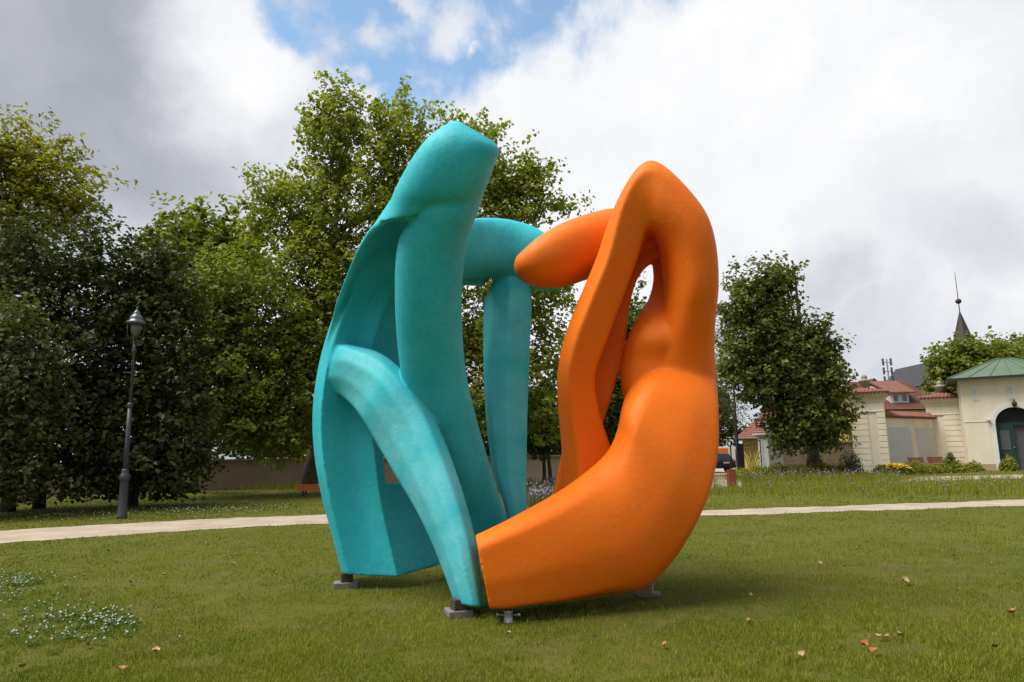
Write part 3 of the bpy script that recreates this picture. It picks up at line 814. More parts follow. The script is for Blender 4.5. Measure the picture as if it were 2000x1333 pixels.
def tree(name, label, base, Y, lobes, n_clump, n_leaf, leaf, clump_r, leafmat, barkmat, trunk_r, seed, group, flat=.6, droop=0.0, deep=.85, tint0=0.0, trunk_top=None, stems=1):
    """base: ground point; lobes: (px,py,rx,ry[,dY]) crown masses in photo pixels at distance Y"""
    r = np.random.RandomState(seed)
    t = thing(name, label, 'tree', (base[0], base[1], 0), group)
    off = np.array([base[0], base[1], 0])
    LB = []
    for lb in lobes:
        px, py, rx, ry = lb[:4]; dY = lb[4] if len(lb) > 4 else 0
        c = P(px, py, Y + dY); s = (Y + dY) / F
        LB.append((c, np.array([rx * s, rx * s * deep, ry * s])))
    wts = np.array([l[1][0] * l[1][2] for l in LB]) ** 1.0; wts = wts / wts.sum()
    which = r.choice(len(LB), n_clump, p=wts)
    d = r.randn(n_clump, 3); d /= np.linalg.norm(d, axis=1, keepdims=True)
    rad = 1 - np.abs(r.randn(n_clump)) * .26 + .06; rad = np.clip(rad, .12, 1.06)
    C = np.array([LB[i][0] for i in which]) + d * rad[:, None] * np.array([LB[i][1] for i in which])
    ctint = r.rand(n_clump)
    pos = np.repeat(C, n_leaf, axis=0); m = len(pos)
    cs = np.repeat(clump_r * (.55 + .9 * r.rand(n_clump)), n_leaf)
    ax = d * .8 + np.array([0, 0, .45]) + r.randn(n_clump, 3) * .45; ax /= np.linalg.norm(ax, axis=1, keepdims=True)
    ax = np.repeat(ax, n_leaf, axis=0)
    q_ = r.rand(m) * 2 - 1.0
    lat = np.clip(r.randn(m, 3), -1.7, 1.7) * (.30 * (1 - .45 * q_))[:, None]; lat[:, 2] *= flat
    g_ = lat + ax * q_[:, None]
    pos = pos + g_ * cs[:, None]
    if droop: pos[:, 2] -= droop * (g_[:, 0] ** 2 + g_[:, 1] ** 2) * cs
    ok = pos[:, 2] > .25
    out = np.repeat(d, n_leaf, axis=0)
    nrm = out * .45 + np.array([0, 0, .75]) + r.randn(m, 3) * .55
    tint = np.clip(tint0 + .45 * np.repeat(ctint, n_leaf) + .5 * r.rand(m), 0, 1)
    pos, nrm, tint = pos[ok], nrm[ok], tint[ok]
    vs, f, tt = leaf_cloud(pos - off, nrm, leaf[0], leaf[1], r, tint)
    cr_o = tri_mesh('crown', vs, f, 3, leafmat, t, tt)
    # wood
    top = max(LB, key=lambda l: l[0][2])
    tz = trunk_top or top[0][2]
    mb = MB(); br = MB()
    crown_c = np.mean([l[0] for l in LB], axis=0)
    tops = []
    for sidx in range(stems):
        a = np.array([base[0] + (sidx * .35), base[1], -.1])
        tgt = np.array([crown_c[0] * .3 + base[0] * .7, crown_c[1] * .3 + base[1] * .7, tz])
        pts = []; rd = []
        for i in range(9):
            q = i / 8
            p = a + (tgt - a) * q + np.array([math.sin(q * 5 + seed), math.cos(q * 4 + seed), 0]) * .12 * q
            pts.append(p - off); rd.append(trunk_r * (1.35 if i == 0 else 1.0) * (1 - .86 * q))
        mb.tube(pts, rd, 10); tops.append(np.array(pts))
    mb.build('trunk', barkmat, t, True)
    for li, (c, ra) in enumerate(LB):
        tp = tops[li % stems]
        zc = c[2] - ra[2] * .6 - np.hypot(c[0] - base[0], c[1] - base[1]) * .35
        k = int(np.clip(np.searchsorted(tp[:, 2], zc), 2, 7))
        s0 = tp[k]; e0 = c - off
        mid = (s0 + e0) / 2 + np.array([0, 0, -.12 * np.linalg.norm(e0 - s0)])
        q0 = trunk_r * .38 * min(1.0, ra[0] / 2.0 + .3)
        br.tube([s0, (s0 + mid) / 2, mid, (mid + e0) / 2 + np.array([0, 0, .05]), e0], [q0, q0 * .8, q0 * .62, q0 * .45, q0 * .3], 6)
        ids = np.where(which == li)[0]
        for ci in ids[::3][:60]:
            e1 = C[ci] - off; sA = mid + (e0 - mid) * r.rand()
            m1 = (sA + e1) / 2 + r.randn(3) * .05 * np.linalg.norm(e1 - sA)
            br.tube([sA, m1, e1], [q0 * .25, q0 * .16, q0 * .06], 4)
    br.build('branches', barkmat, t, True)
    return t


LM = {}
LM['plane'] = foliage_mat('plane_leaves', (0.125, 0.155, 0.018), (0.30, 0.32, 0.05), .45)
LM['midgreen'] = foliage_mat('mid_leaves', (0.095, 0.13, 0.018), (0.235, 0.26, 0.042), .42)
LM['dark'] = foliage_mat('dark_leaves', (0.034, 0.05, 0.013), (0.088, 0.105, 0.025), .28)
LM['ash'] = foliage_mat('ash_leaves', (0.14, 0.15, 0.010), (0.28, 0.26, 0.022), .45)
LM['oak'] = foliage_mat('oak_leaves', (0.065, 0.092, 0.018), (0.18, 0.20, 0.04), .32)
LM['larch'] = foliage_mat('larch_needles', (0.07, 0.09, 0.035), (0.13, 0.14, 0.06), .2)
LM['olive'] = foliage_mat('olive_leaves', (0.06, 0.073, 0.021), (0.125, 0.13, 0.042), .27)


def gp(px, py): return G(px, py)


def on_ground(px, Y): return P(px, 900, Y) * np.array([1, 1, 0])


def zat(px, py, Y): return P(px, py, Y)[2]


# big plane tree behind the sculptures
YB = 31
tree('plane_tree', 'tallest pale green plane tree rising behind the turquoise sculpture', gp(604, 957), YB,
     [(665, 240, 62, 68), (645, 305, 75, 70), (775, 250, 52, 68), (790, 320, 80, 90), (915, 270, 60, 42), (950, 330, 65, 80), (570, 430, 85, 85), (680, 420, 110, 100), (530, 380, 45, 45),
      (820, 450, 110, 100), (985, 430, 80, 90), (1075, 400, 52, 36), (1040, 350, 40, 40), (600, 560, 110, 100), (740, 600, 130, 110), (900, 600, 110, 110), (1030, 560, 80, 90), (620, 720, 110, 95),
      (780, 760, 120, 100), (940, 760, 110, 100), (1060, 700, 70, 80), (560, 820, 90, 70), (1040, 815, 70, 50)],
     1500, 46, (.205, .165), .92, LM['plane'], M['bark_pale'], .36, 101, 'trees round the park')
tree('plane_tree', 'bushy light green plane tree left of the turquoise sculpture', gp(366, 963), 29,
     [(450, 560, 95, 70), (400, 640, 85, 85), (510, 650, 90, 90), (430, 740, 105, 90), (540, 770, 85, 85), (480, 830, 110, 60), (370, 760, 60, 80), (580, 690, 45, 80)],
     520, 44, (.20, .16), .88, LM['midgreen'], M['bark_pale'], .42, 102, 'trees round the park')
tree('chestnut_tree', 'rounded chestnut crown showing above the dark trees at left', gp(400, 950), 37,
     [(350, 470, 75, 55), (420, 460, 70, 50), (470, 490, 60, 50), (390, 540, 110, 70), (330, 560, 70, 70)],
     270, 36, (.34, .22), 1.0, LM['midgreen'], M['bark'], .4, 103, 'trees round the park', droop=.3)
tree('ash_tree', 'yellow green airy tree at the far left edge against the sky', gp(-40, 985), 27,
     [(30, 300, 85, 55), (90, 350, 85, 60), (-50, 360, 110, 90), (130, 400, 65, 50), (40, 420, 110, 60), (165, 360, 32, 22), (-80, 480, 120, 90)],
     330, 40, (.24, .11), .95, LM['ash'], M['bark'], .35, 104, 'trees round the park', flat=.45)
tree('beech_tree', 'dark broad beech tree behind and left of the lamp post', gp(76, 994), 23,
     [(90, 500, 110, 75), (190, 500, 55, 65), (30, 560, 110, 90), (150, 600, 95, 85), (100, 720, 120, 100), (190, 720, 65, 100), (40, 830, 110, 90), (150, 850, 100, 80), (100, 930, 130, 35), (210, 860, 50, 80)],
     560, 38, (.19, .14), .85, LM['dark'], M['bark'], .17, 105, 'trees round the park')
tree('beech_tree', 'dark beech tree directly behind the lamp post, branches near the ground', gp(255, 988), 24,
     [(290, 520, 60, 55), (330, 570, 75, 60), (270, 620, 70, 80), (330, 680, 75, 80), (260, 760, 80, 90), (340, 790, 70, 80), (280, 870, 95, 75), (340, 900, 50, 60), (230, 920, 80, 45), (300, 945, 75, 28)],
     500, 38, (.19, .14), .8, LM['dark'], M['bark'], .2, 106, 'trees round the park')
tree('yew_tree', 'olive green drooping tree at the left edge of the lawn', gp(15, 1000), 20.5,
     [(20, 640, 70, 60), (50, 700, 60, 60), (-20, 760, 110, 90), (70, 790, 50, 60), (0, 880, 95, 80)],
     380, 38, (.16, .10), .7, LM['olive'], M['bark'], .2, 107, 'trees round the park', droop=.5)
tree('young_tree', 'small dark tree with forked stem between the two sculptures', gp(1063, 950), 34,
     [(1040, 810, 40, 35), (1075, 820, 40, 40), (1055, 860, 45, 25), (1060, 780, 40, 35)],
     150, 40, (.2, .14), .55, LM['dark'], M['bark'], .11, 108, 'trees round the park', stems=2)
tree('lime_tree', 'green tree seen through the gap in the orange sculpture', gp(1215, 930), 44,
     [(1250, 600, 35, 40), (1225, 660, 50, 60), (1260, 680, 50, 60), (1205, 740, 60, 60), (1260, 780, 60, 60), (1190, 820, 60, 50), (1290, 850, 90, 40), (1140, 760, 60, 60)],
     330, 36, (.32, .24), 1.0, LM['oak'], M['bark'], .3, 109, 'trees round the park')
tree('oak_tree', 'large dark tree in front of the yellow house at right', gp(1592, 924), 41,
     [(1485, 555, 48, 32), (1532, 548, 24, 26), (1455, 602, 46, 36), (1515, 600, 40, 38), (1500, 650, 60, 42), (1592, 660, 30, 32), (1604, 692, 36, 40), (1460, 700, 62, 45), (1540, 700, 60, 55), (1612, 715, 34, 40),
      (1492, 745, 58, 38), (1570, 770, 66, 52), (1622, 770, 30, 45), (1562, 825, 52, 36), (1522, 862, 20, 20), (1608, 825, 40, 36), (1590, 852, 40, 22)],
     760, 42, (.25, .19), .9, LM['oak'], M['bark'], .42, 110, 'trees round the park', trunk_top=13.0)
tree('larch_tree', 'thin wispy larch between the orange sculpture and the large dark tree', gp(1445, 924), 46,
     [(1420, 640, 26, 30), (1425, 700, 36, 45), (1420, 770, 42, 45)],
     80, 40, (.26, .04), 1.0, LM['larch'], M['bark'], .13, 111, 'trees round the park', flat=.35, droop=.8)
tree('lime_tree', 'dark tree close to the right edge of the orange sculpture', on_ground(1370, 72), 72,
     [(1375, 770, 40, 45), (1395, 810, 42, 40), (1360, 820, 60, 50), (1425, 840, 30, 25)],
     260, 40, (.32, .22), .9, LM['oak'], M['bark'], .25, 112, 'trees round the park')
tree('walnut_tree', 'rounded green tree rising between the church spire and the gatehouse', gp(1890, 905), 66,
     [(1890, 702, 44, 26), (1858, 718, 34, 30), (1922, 706, 40, 28), (1850, 750, 38, 45), (1900, 750, 60, 50), (1880, 820, 40, 45), (1960, 720, 45, 40)],
     400, 36, (.4, .3), 1.2, LM['midgreen'], M['bark'], .35, 113, 'trees round the park')
tree('walnut_tree', 'tree crown behind the gatehouse roof at the right edge', gp(2030, 905), 72,
     [(1985, 690, 26, 20), (2030, 690, 45, 35), (2010, 740, 60, 50)],
     200, 36, (.4, .3), 1.1, LM['midgreen'], M['bark'], .3, 114, 'trees round the park')


for i, (px, Yq, lobes, lab) in enumerate([
        (500, 50, [(470, 850, 60, 40), (540, 840, 60, 50), (500, 790, 60, 50), (590, 850, 50, 35)], 'dark bushy tree rising behind the brown wall at left'),
        (680, 52, [(650, 860, 60, 40), (700, 830, 60, 60), (760, 860, 60, 45)], 'dark bushy tree behind the wall, screened by the turquoise shell'),
        (960, 52, [(900, 850, 60, 50), (960, 820, 60, 60), (1020, 850, 60, 45), (930, 890, 60, 25), (1000, 890, 60, 22), (1080, 860, 50, 35)], 'dark bushy tree seen between the two turquoise columns'),
        (1150, 52, [(1130, 850, 60, 45), (1190, 840, 50, 60), (1240, 870, 60, 40)], 'dark bushy tree low behind the orange leg')]):
    tree('background_tree', lab, P(px, 900, Yq) * np.array([1, 1, 0]), Yq, lobes, 190, 38, (.34, .26), 1.0, LM['dark'], M['bark'], .2, 130 + i, 'trees beyond the wall')


# ------------------------------------------------------------------ boundary walls
def wall(name, label, p0, p1, h, thick, m, cop, courses=False):
    a, b = np.array(p0[:2]), np.array(p1[:2]); Ln = np.linalg.norm(b - a); an = math.atan2(b[1] - a[1], b[0] - a[0])
    t = thing(name, label, 'wall', (a[0], a[1], 0), None, an)
    MB().box(0, Ln, 0, thick, -.05, h).build('wall_body', m, t)
    MB().box(-.04, Ln + .04, -.06, thick + .06, h, h + .07).build('coping', cop, t)
    return t


wall('boundary_wall', 'long brown rendered park wall behind the trees at left', G(-300, 985), G(598, 952), 1.52, .35, M['wallbrown'], M['wallbrown'])
wall('boundary_wall', 'brown park wall continuing behind the turquoise sculpture', G(600, 951), G(1130, 940), 1.42, .35, M['wallbrown'], M['wallbrown'])
wall('boundary_wall', 'brown wall between white gate pillar and cream pillar', P(1512, 905, 50) * np.array([1, 1, 0]), P(1672, 905, 50) * np.array([1, 1, 0]), 2.0, .35, M['wallbrown'], M['wallbrown'])


# ------------------------------------------------------------------ lamp posts
def lamp_post(base, label, group):
    t = thing('street_lamp', label, 'street lamp', base, group); t.scale = (.88, .88, 1.055)
    MB().lathe([(.155, 0), (.155, .06), (.14, .08), (.125, .95), (.14, 1.0), (.165, 1.04), (.165, 1.12), (.13, 1.17), (.105, 1.22), (.115, 1.27), (.08, 1.3)], n=18).build('base', M['lamp'], t, True)
    MB().lathe([(.082, 1.28), (.075, 1.9), (.068, 2.95)], n=14).build('lower_shaft', M['lamp'], t, True)
    MB().lathe([(.072, 2.94), (.09, 2.98), (.09, 3.04), (.068, 3.08)], n=14).build('collar', M['lamp'], t, True)
    MB().lathe([(.058, 3.06), (.045, 4.45), (.075, 4.5), (.075, 4.56), (.05, 4.6), (.05, 4.7)], n=14).build('upper_shaft', M['lamp'], t, True)
    MB().tube([(-.32, 0, 3.92), (.32, 0, 3.92)], .012, 6).build('cross_bar', M['lamp'], t, True)
    for k in range(4):
        a = math.pi / 4 + k * math.pi / 2; c, s = math.cos(a), math.sin(a)
        MB().tube([(0, 0, 4.66), (.10 * c, .10 * s, 4.74), (.22 * c, .22 * s, 4.9), (.25 * c, .25 * s, 5.05), (.25 * c, .25 * s, 5.3)], .014, 6).build('bracket', M['lamp'], t, True)
    l = MB().lathe([(.30, 5.28), (.31, 5.31), (.29, 5.35), (.22, 5.38), (.215, 5.44), (.19, 5.5), (.12, 5.54), (.11, 5.58), (.09, 5.63), (.04, 5.67), (.025, 5.72), (.03, 5.75), (.0, 5.78)], n=22).build('hood', M['lamphood'], t, True)
    MB().lathe([(.05, 4.93), (.10, 4.96), (.15, 5.08), (.175, 5.29)], n=18).build('lamp_glass', M['lampglass'], t, True)
    return t


LAMP_L = lamp_post(G(238, 1013), 'grey street lamp with domed hood by the gravel path at left', 'street lamps in the park')
lp = copy_tree(LAMP_L); lp.location = V(G(1084, 940) * np.array([1, 1, 0])); lp['label'] = 'distant dark street lamp seen just left of the orange leg'


# ------------------------------------------------------------------ benches
def bench(base, rz, label, wm, group, length=1.7, back=True):
    t = thing('park_bench', label, 'bench', base, group, rz)
    hl = length / 2
    for i in range(4):
        MB().box(-hl, hl, -.22 + i * .115, -.22 + i * .115 + .095, .43, .465).build('seat_slat', wm, t, bevel=.006)
    if not back:
        for z in (.22, .325):
            MB().box(-hl, hl, -.255, -.225, z, z + .095).build('apron_slat', wm, t, bevel=.006)
    for i in range(4 if back else 0):
        z = .54 + i * .10; y = .27 + i * .025
        MB().box(-hl, hl, y, y + .03, z, z + .085).build('back_slat', wm, t, bevel=.006)
    for s in (-1, 1):
        x = s * (hl - .25)
        f = MB().box(x - .03, x + .03, -.18, -.13, 0, .43)
        f.box(x - .03, x + .03, .22, .27, 0, .43); f.box(x - .03, x + .03, -.18, .27, .385, .428)
        f.build('leg_frame', M['iron'], t)
        if back: MB().tube([(x, .26, .40), (x, .33, .65), (x, .40, .95)], .025, 6).build('back_support', M['iron'], t)
    return t


bench(G(622, 968) * np.array([1, 1, 0]), RAD(2), 'orange backless slatted bench under the plane tree beside the turquoise sculpture', M['benchorange'], 'park benches', 1.7, False)
pb = P(1796, 905, 45) * np.array([1, 1, 0]); bench(pb, RAD(8), 'left of the two red brown benches before the cream wall', M['benchwood'], 'park benches', 1.15)
pb = P(1834, 905, 46) * np.array([1, 1, 0]); bench(pb, RAD(8), 'right of the two red brown benches before the cream wall', M['benchwood'], 'park benches', 1.15)


# ------------------------------------------------------------------ gateway: cream pillars and wall
def tiles_hip(mb, cx, cy, w, d, z0, z1, wt, n):
    """low hipped cap of barrel tiles running down to each side"""
    for side in range(4):
        half = w if side % 2 == 0 else d
        other = d if side % 2 == 0 else w
        for i in range(n):
            u = -half + (i + .5) * 2 * half / n
            lim = max(0.0, 1 - abs(u) / half)
            e = np.array([u, -other, z0]); tp = np.array([u * .999, -other * (1 - lim), z0 + (z1 - z0) * lim])
            if lim < .05: continue
            a = side * math.pi / 2; c, s = math.cos(a), math.sin(a)
            def rot(p): return (cx + p[0] * c - p[1] * s, cy + p[0] * s + p[1] * c, p[2])
            e2 = e + np.array([0, -.06, -.03])
            mb.tube([rot(e2), rot(tp)], half / n * .98, 6)


def urn(parent, z, s, m):
    u = MB().lathe([(.28 * s, z), (.3 * s, z + .05), (.2 * s, z + .12), (.13 * s, z + .2), (.16 * s, z + .27), (.30 * s, z + .42), (.34 * s, z + .60), (.38 * s, z + .66), (.36 * s, z + .72),
                    (.22 * s, z + .76), (.16 * s, z + .80), (.2 * s, z + .9), (.17 * s, z + 1.0), (.06 * s, z + 1.1), (.0, z + 1.12)], n=14)
    return u.build('urn', m, parent, True)


def pillar(base, rz, W, H, label, flip):
    t = thing('gate_pillar', label, 'pillar', base, 'cream gate pillars', rz)
    hw = W / 2
    MB().box(-hw + .06, hw - .06, -hw + .06, hw - .06, -.05, H - .7).build('shaft', M['cream'], t)
    n = 10; hq = (H - 1.35) / n
    x0, x1 = (-hw, -hw + W * .5), (hw - W * .24, hw)
    if flip: x0, x1 = (-hw, -hw + W * .24), (hw - W * .5, hw)
    for (a, b) in (x0, x1):
        for i in range(n):
            MB().box(a, b, -hw, hw, i * hq + .02, (i + 1) * hq - .02).build('quoin', M['cream2'], t, bevel=.012)
    MB().box(-hw - .02, hw + .02, -hw - .02, hw + .02, H - 1.35, H - 1.25).build('moulding', M['cream'], t, bevel=.02)
    c = MB().frustum(0, 0, hw, hw, H - .72, hw + .04, hw + .04, H - .5)
    c.frustum(0, 0, hw + .04, hw + .04, H - .498, hw + .3, hw + .3, H - .2); c.box(-hw - .33, hw + .33, -hw - .33, hw + .33, H - .198, H - .1)
    c.build('cornice', M['cream'], t)
    MB().box(-hw + .02, hw - .02, -hw + .02, hw - .02, H - 1.25, H - .722).build('frieze', M['cream'], t)
    r = MB(); tiles_hip(r, 0, 0, hw + .34, hw + .34, H - .06, H + .3, .1, 12)
    r.frustum(0, 0, hw + .3, hw + .3, H - .098, .1, .1, H + .26)
    tag(r.build('roof_tiles', M['redtile'], t), kind='stuff')
    urn(t, H + .16, 1.0, M['stone'])
    return t


YP = 45.5
sc_ = YP / F






pillar(on_ground(1704, YP + 1), RAD(-29), 2.05, zat(1695, 768, YP + 1), 'left cream gate pillar with tiled cap and stone urn', False)
pillar(on_ground(1852, 51.5), RAD(-31), 2.15, zat(1838, 777, 51.5), 'right cream gate pillar standing next to the gatehouse', True)


def link_wall():
    a = on_ground(1735, 46.6); b = on_ground(1836, 51.2)
    rz = math.atan2(b[1] - a[1], b[0] - a[0])
    h = zat(1735, 815, 46.6)
    t = thing('garden_wall', 'cream wall with two pale grey blank panels between the pillars', 'wall', a, None, rz)
    Ln = float(np.hypot(b[0] - a[0], b[1] - a[1]))
    MB().box(-.1, Ln + .1, 0, .5, -.05, h).build('wall_body', M['cream'], t)
    z1 = zat(1740, 834, 46.6); z0 = .3; c = .34
    for u0, u1 in ((.055, .47), (.57, .985)):
        x0, x1 = u0 * Ln, u1 * Ln
        poly = [(x0, -.03, z0), (x1, -.03, z0), (x1, -.03, z1 - c), (x1 - c * .45, -.03, z1 - c * .8), (x1 - c * .75, -.03, z1 - c * .35), (x1 - c, -.03, z1), (x0, -.03, z1)]
        MB().prism(poly, (0, 0, 0), (0, .028, 0)).build('panel', M['greywhite'], t)
    n = 30; r = MB(); w = (Ln + .2) / n
    for i in range(n):
        x = -.1 + (i + .5) * w
        r.tube([(x, -.2, h + .05), (x, .25, h + .38)], w * .5, 6); r.tube([(x, .7, h + .05), (x, .25, h + .38)], w * .5, 6)
    r.add([(-.1, -.18, h + .003), (Ln + .1, -.18, h + .003), (Ln + .1, .25, h + .33), (-.1, .25, h + .33), (-.1, .68, h + .003), (Ln + .1, .68, h + .003)], [(0, 1, 2, 3), (3, 2, 5, 4), (0, 4, 5, 1), (0, 3, 4), (1, 5, 2)])
    tag(r.build('roof_tiles', M['redtile'], t), kind='stuff')


link_wall()


# ------------------------------------------------------------------ gatehouse
def gatehouse():
    Y = 46.0
    a = on_ground(1892, Y)
    t = thing('gatehouse', 'cream gatehouse with green hipped roof and arched green portal', 'gatehouse', a, None, RAD(-31))
    S = Y / F
    W = 5.7; H = zat(1878, 742, Y); D = 6.0
    acx = 2.78; ar = 1.08; imp = zat(1942, 830, Y); arch_top = imp + ar
    # front wall with an arched opening: build outline as strips
    th = .55
    mb = MB()
    mb.box(0, acx - ar, 0, th, 0, imp); mb.box(acx + ar, W, 0, th, 0, imp)
    n = 18
    for i in range(n):
        a0, a1 = math.pi * i / n, math.pi * (i + 1) / n
        xa, xb = acx + ar * math.cos(a1), acx + ar * math.cos(a0)
        za, zb = imp + ar * math.sin(a1), imp + ar * math.sin(a0)
        mb.add([(xa, 0, za), (xb, 0, zb), (xb, 0, H), (xa, 0, H), (xa, th, za), (xb, th, zb), (xb, th, H), (xa, th, H)],
               [(0, 1, 2, 3), (7, 6, 5, 4), (0, 4, 5, 1)])
    mb.box(0, acx - ar, 0, th, imp, H); mb.box(acx + ar, W, 0, th, imp, H)
    mb.box(0, .4, th, D, 0, H); mb.box(W - .4, W, th, D, 0, H); mb.box(.4, W - .4, D - .4, D, 0, H)
    mb.build('walls', M['cream'], t)
    MB().box(-.03, acx - ar - .22, -.03, D, -.05, .42).build('plinth', M['ochre'], t)
    MB().box(acx + ar + .22, W + .03, -.03, D, -.05, .42).build('plinth', M['ochre'], t)
    MB().box(-.05, W + .05, -.05, .2, H - .42, H - .30).box(-.09, W + .09, -.09, .2, H - .298, H).build('cornice', M['cream'], t)
    # arch surround
    s = MB(); r0, r1 = ar - .0, ar + .24
    for i in range(24):
        a0, a1 = math.pi * i / 24, math.pi * (i + 1) / 24
        q = [(acx + r * math.cos(b), imp + r * math.sin(b)) for r, b in ((r0, a0), (r1, a0), (r1, a1), (r0, a1))]
        s.prism([(x, -.06, z) for x, z in q], (0, 0, 0), (0, .2, 0))
    s.box(acx - r1, acx - r0, -.06, .14, .02, imp); s.box(acx + r0, acx + r1, -.06, .14, .02, imp)
    s.build('arch_surround', M['white'], t)
    # door
    dy = .38
    d = MB().box(acx - ar, acx + ar, dy, dy + .12, imp - .08, imp + .1).build('transom', M['greendoor'], t)
    fan = MB()
    fan.prism([(acx + (ar + .01) * math.cos(math.pi * i / 16), dy + .05, imp + .09 + (ar - .07) * math.sin(math.pi * i / 16)) for i in range(17)], (0, 0, 0), (0, .05, 0))
    fan.build('fanlight', M['dark'], t)
    lf = MB().box(acx - ar, acx - .12, dy, dy + .08, 0, imp - .08).build('door_leaf', M['greendoor'], t)
    MB().box(acx - ar + .14, acx - .3, dy - .03, dy + .0, .2, .6).build('panel', M['greendoor'], lf, bevel=.02)
    MB().box(acx - ar + .14, acx - .3, dy - .03, dy + .0, .75, 1.15).build('panel', M['greendoor'], lf, bevel=.02)
    MB().box(acx - ar + .2, acx - .36, dy - .03, dy + .0, 1.3, imp - .4).build('panel', M['greydoor'], lf, bevel=.02)
    MB().lathe([(.03, 1.42), (.04, 1.46), (.03, 1.5)], acx - .2, dy - .05, 8).build('handle', M['zinc'], lf)
    MB().box(acx - .1, acx + ar, dy + .25, dy + .3, 0, imp - .08).build('door_leaf', M['greydoor'], t)
    # slit windows
    for x in (acx - 1.98, acx - .02, acx + 1.95):
        zc = zat(1957, 770, Y)
        f = MB().box(x - .15, x + .15, -.04, .0, zc - .46, zc + .38)
        f.prism([(x + .15 * math.cos(math.pi * i / 10), -.04, zc + .38 + .14 * math.sin(math.pi * i / 10)) for i in range(11)], (0, 0, 0), (0, .04, 0))
        w = f.build('slit_window', M['white'], t)
        MB().box(x - .10, x + .10, -.055, -.042, zc - .4, zc + .36).build('pane', M['greywhite'], w)
    # fixtures
    lx = acx + .06; lz = zat(1957, 800, Y) + .35
    l = MB().lathe([(.05, lz - .28), (.13, lz - .2), (.15, lz - .02), (.08, lz + .06), (.02, lz + .16)], lx, -.22, 8).build('wall_lantern', M['iron'], t, True)
    MB().tube([(lx, 0, lz + .2), (lx, -.22, lz + .18)], .02, 6).build('arm', M['iron'], l)
    cz = zat(1915, 823, Y); cx = 1.35
    c = MB().box(cx - .1, cx + .1, -.3, -.05, cz, cz + .13).build('wall_camera', M['white'], t, bevel=.02)
    MB().tube([(cx, 0, cz + .03), (cx, -.1, cz + .05)], .03, 6).build('bracket', M['dark'], c)
    MB().box(0, cx, -.03, .0, cz - .06, cz - .03).build('cable_duct', M['cream2'], t)
    # hip roof with standing seams
    o = .65; rz = H + 1.5
    e = [(-o, -o, H + .04), (W + o, -o, H + .04), (W + o, D + o, H + .04), (-o, D + o, H + .04)]
    k0, k1 = (2.35, D / 2, rz), (W - 2.35, D / 2, rz)
    r = MB().add(e + [k0, k1], [(0, 1, 5, 4), (1, 2, 5), (2, 3, 4, 5), (3, 0, 4), (0, 3, 2, 1)])
    rf = r.build('roof', M['greenroof'], t)
    MB().box(-o - .02, W + o + .02, -o - .06, -o + .06, H - .08, H + .06).box(-o - .06, -o + .06, -o + .06, D + o, H - .08, H + .06).build('gutter', M['iron'], rf)
    E0, E1 = np.array(e[0]), np.array(e[1]); K0, K1 = np.array(k0), np.array(k1)
    for i in range(1, 6):
        u = i / 6
        MB().tube([E0 + (E1 - E0) * u + np.array([0, 0, .02]), K0 + (K1 - K0) * u + np.array([0, 0, .02])], .03, 4).build('seam', M['greenroof'], rf)
    for pa, pb in ((e[0], k0), (e[1], k1), (k0, k1)):
        MB().tube([np.array(pa) + [0, 0, .02], np.array(pb) + [0, 0, .02]], .05, 5).build('ridge', M['greenroof'], rf)


gatehouse()
wall('boundary_wall', 'short brown wall piece between right cream pillar and gatehouse', on_ground(1870, 52), on_ground(1905, 50), zat(1878, 860, 51), .35, M['ochre'], M['white'])


# ------------------------------------------------------------------ red roofed house and church behind
def tile_rows(mb, e0, e1, k0, k1, rows, cols=0, t=.05):
    """stepped courses on a roof plane from eave e0-e1 to ridge k0-k1"""
    e0, e1, k0, k1 = map(np.array, (e0, e1, k0, k1))
    nrm = np.cross(e1 - e0, k0 - e0); nrm = nrm / np.linalg.norm(nrm)
    if nrm[2] < 0: nrm = -nrm
    for i in range(rows):
        a, b = i / rows, (i + 1) / rows
        p0, p1 = e0 + (k0 - e0) * a, e1 + (k1 - e1) * a
        q0, q1 = e0 + (k0 - e0) * b, e1 + (k1 - e1) * b
        mb.add([p0 + nrm * t, p1 + nrm * t, q1 + nrm * .005, q0 + nrm * .005, p0, p1], [(0, 1, 2, 3), (4, 5, 1, 0)])


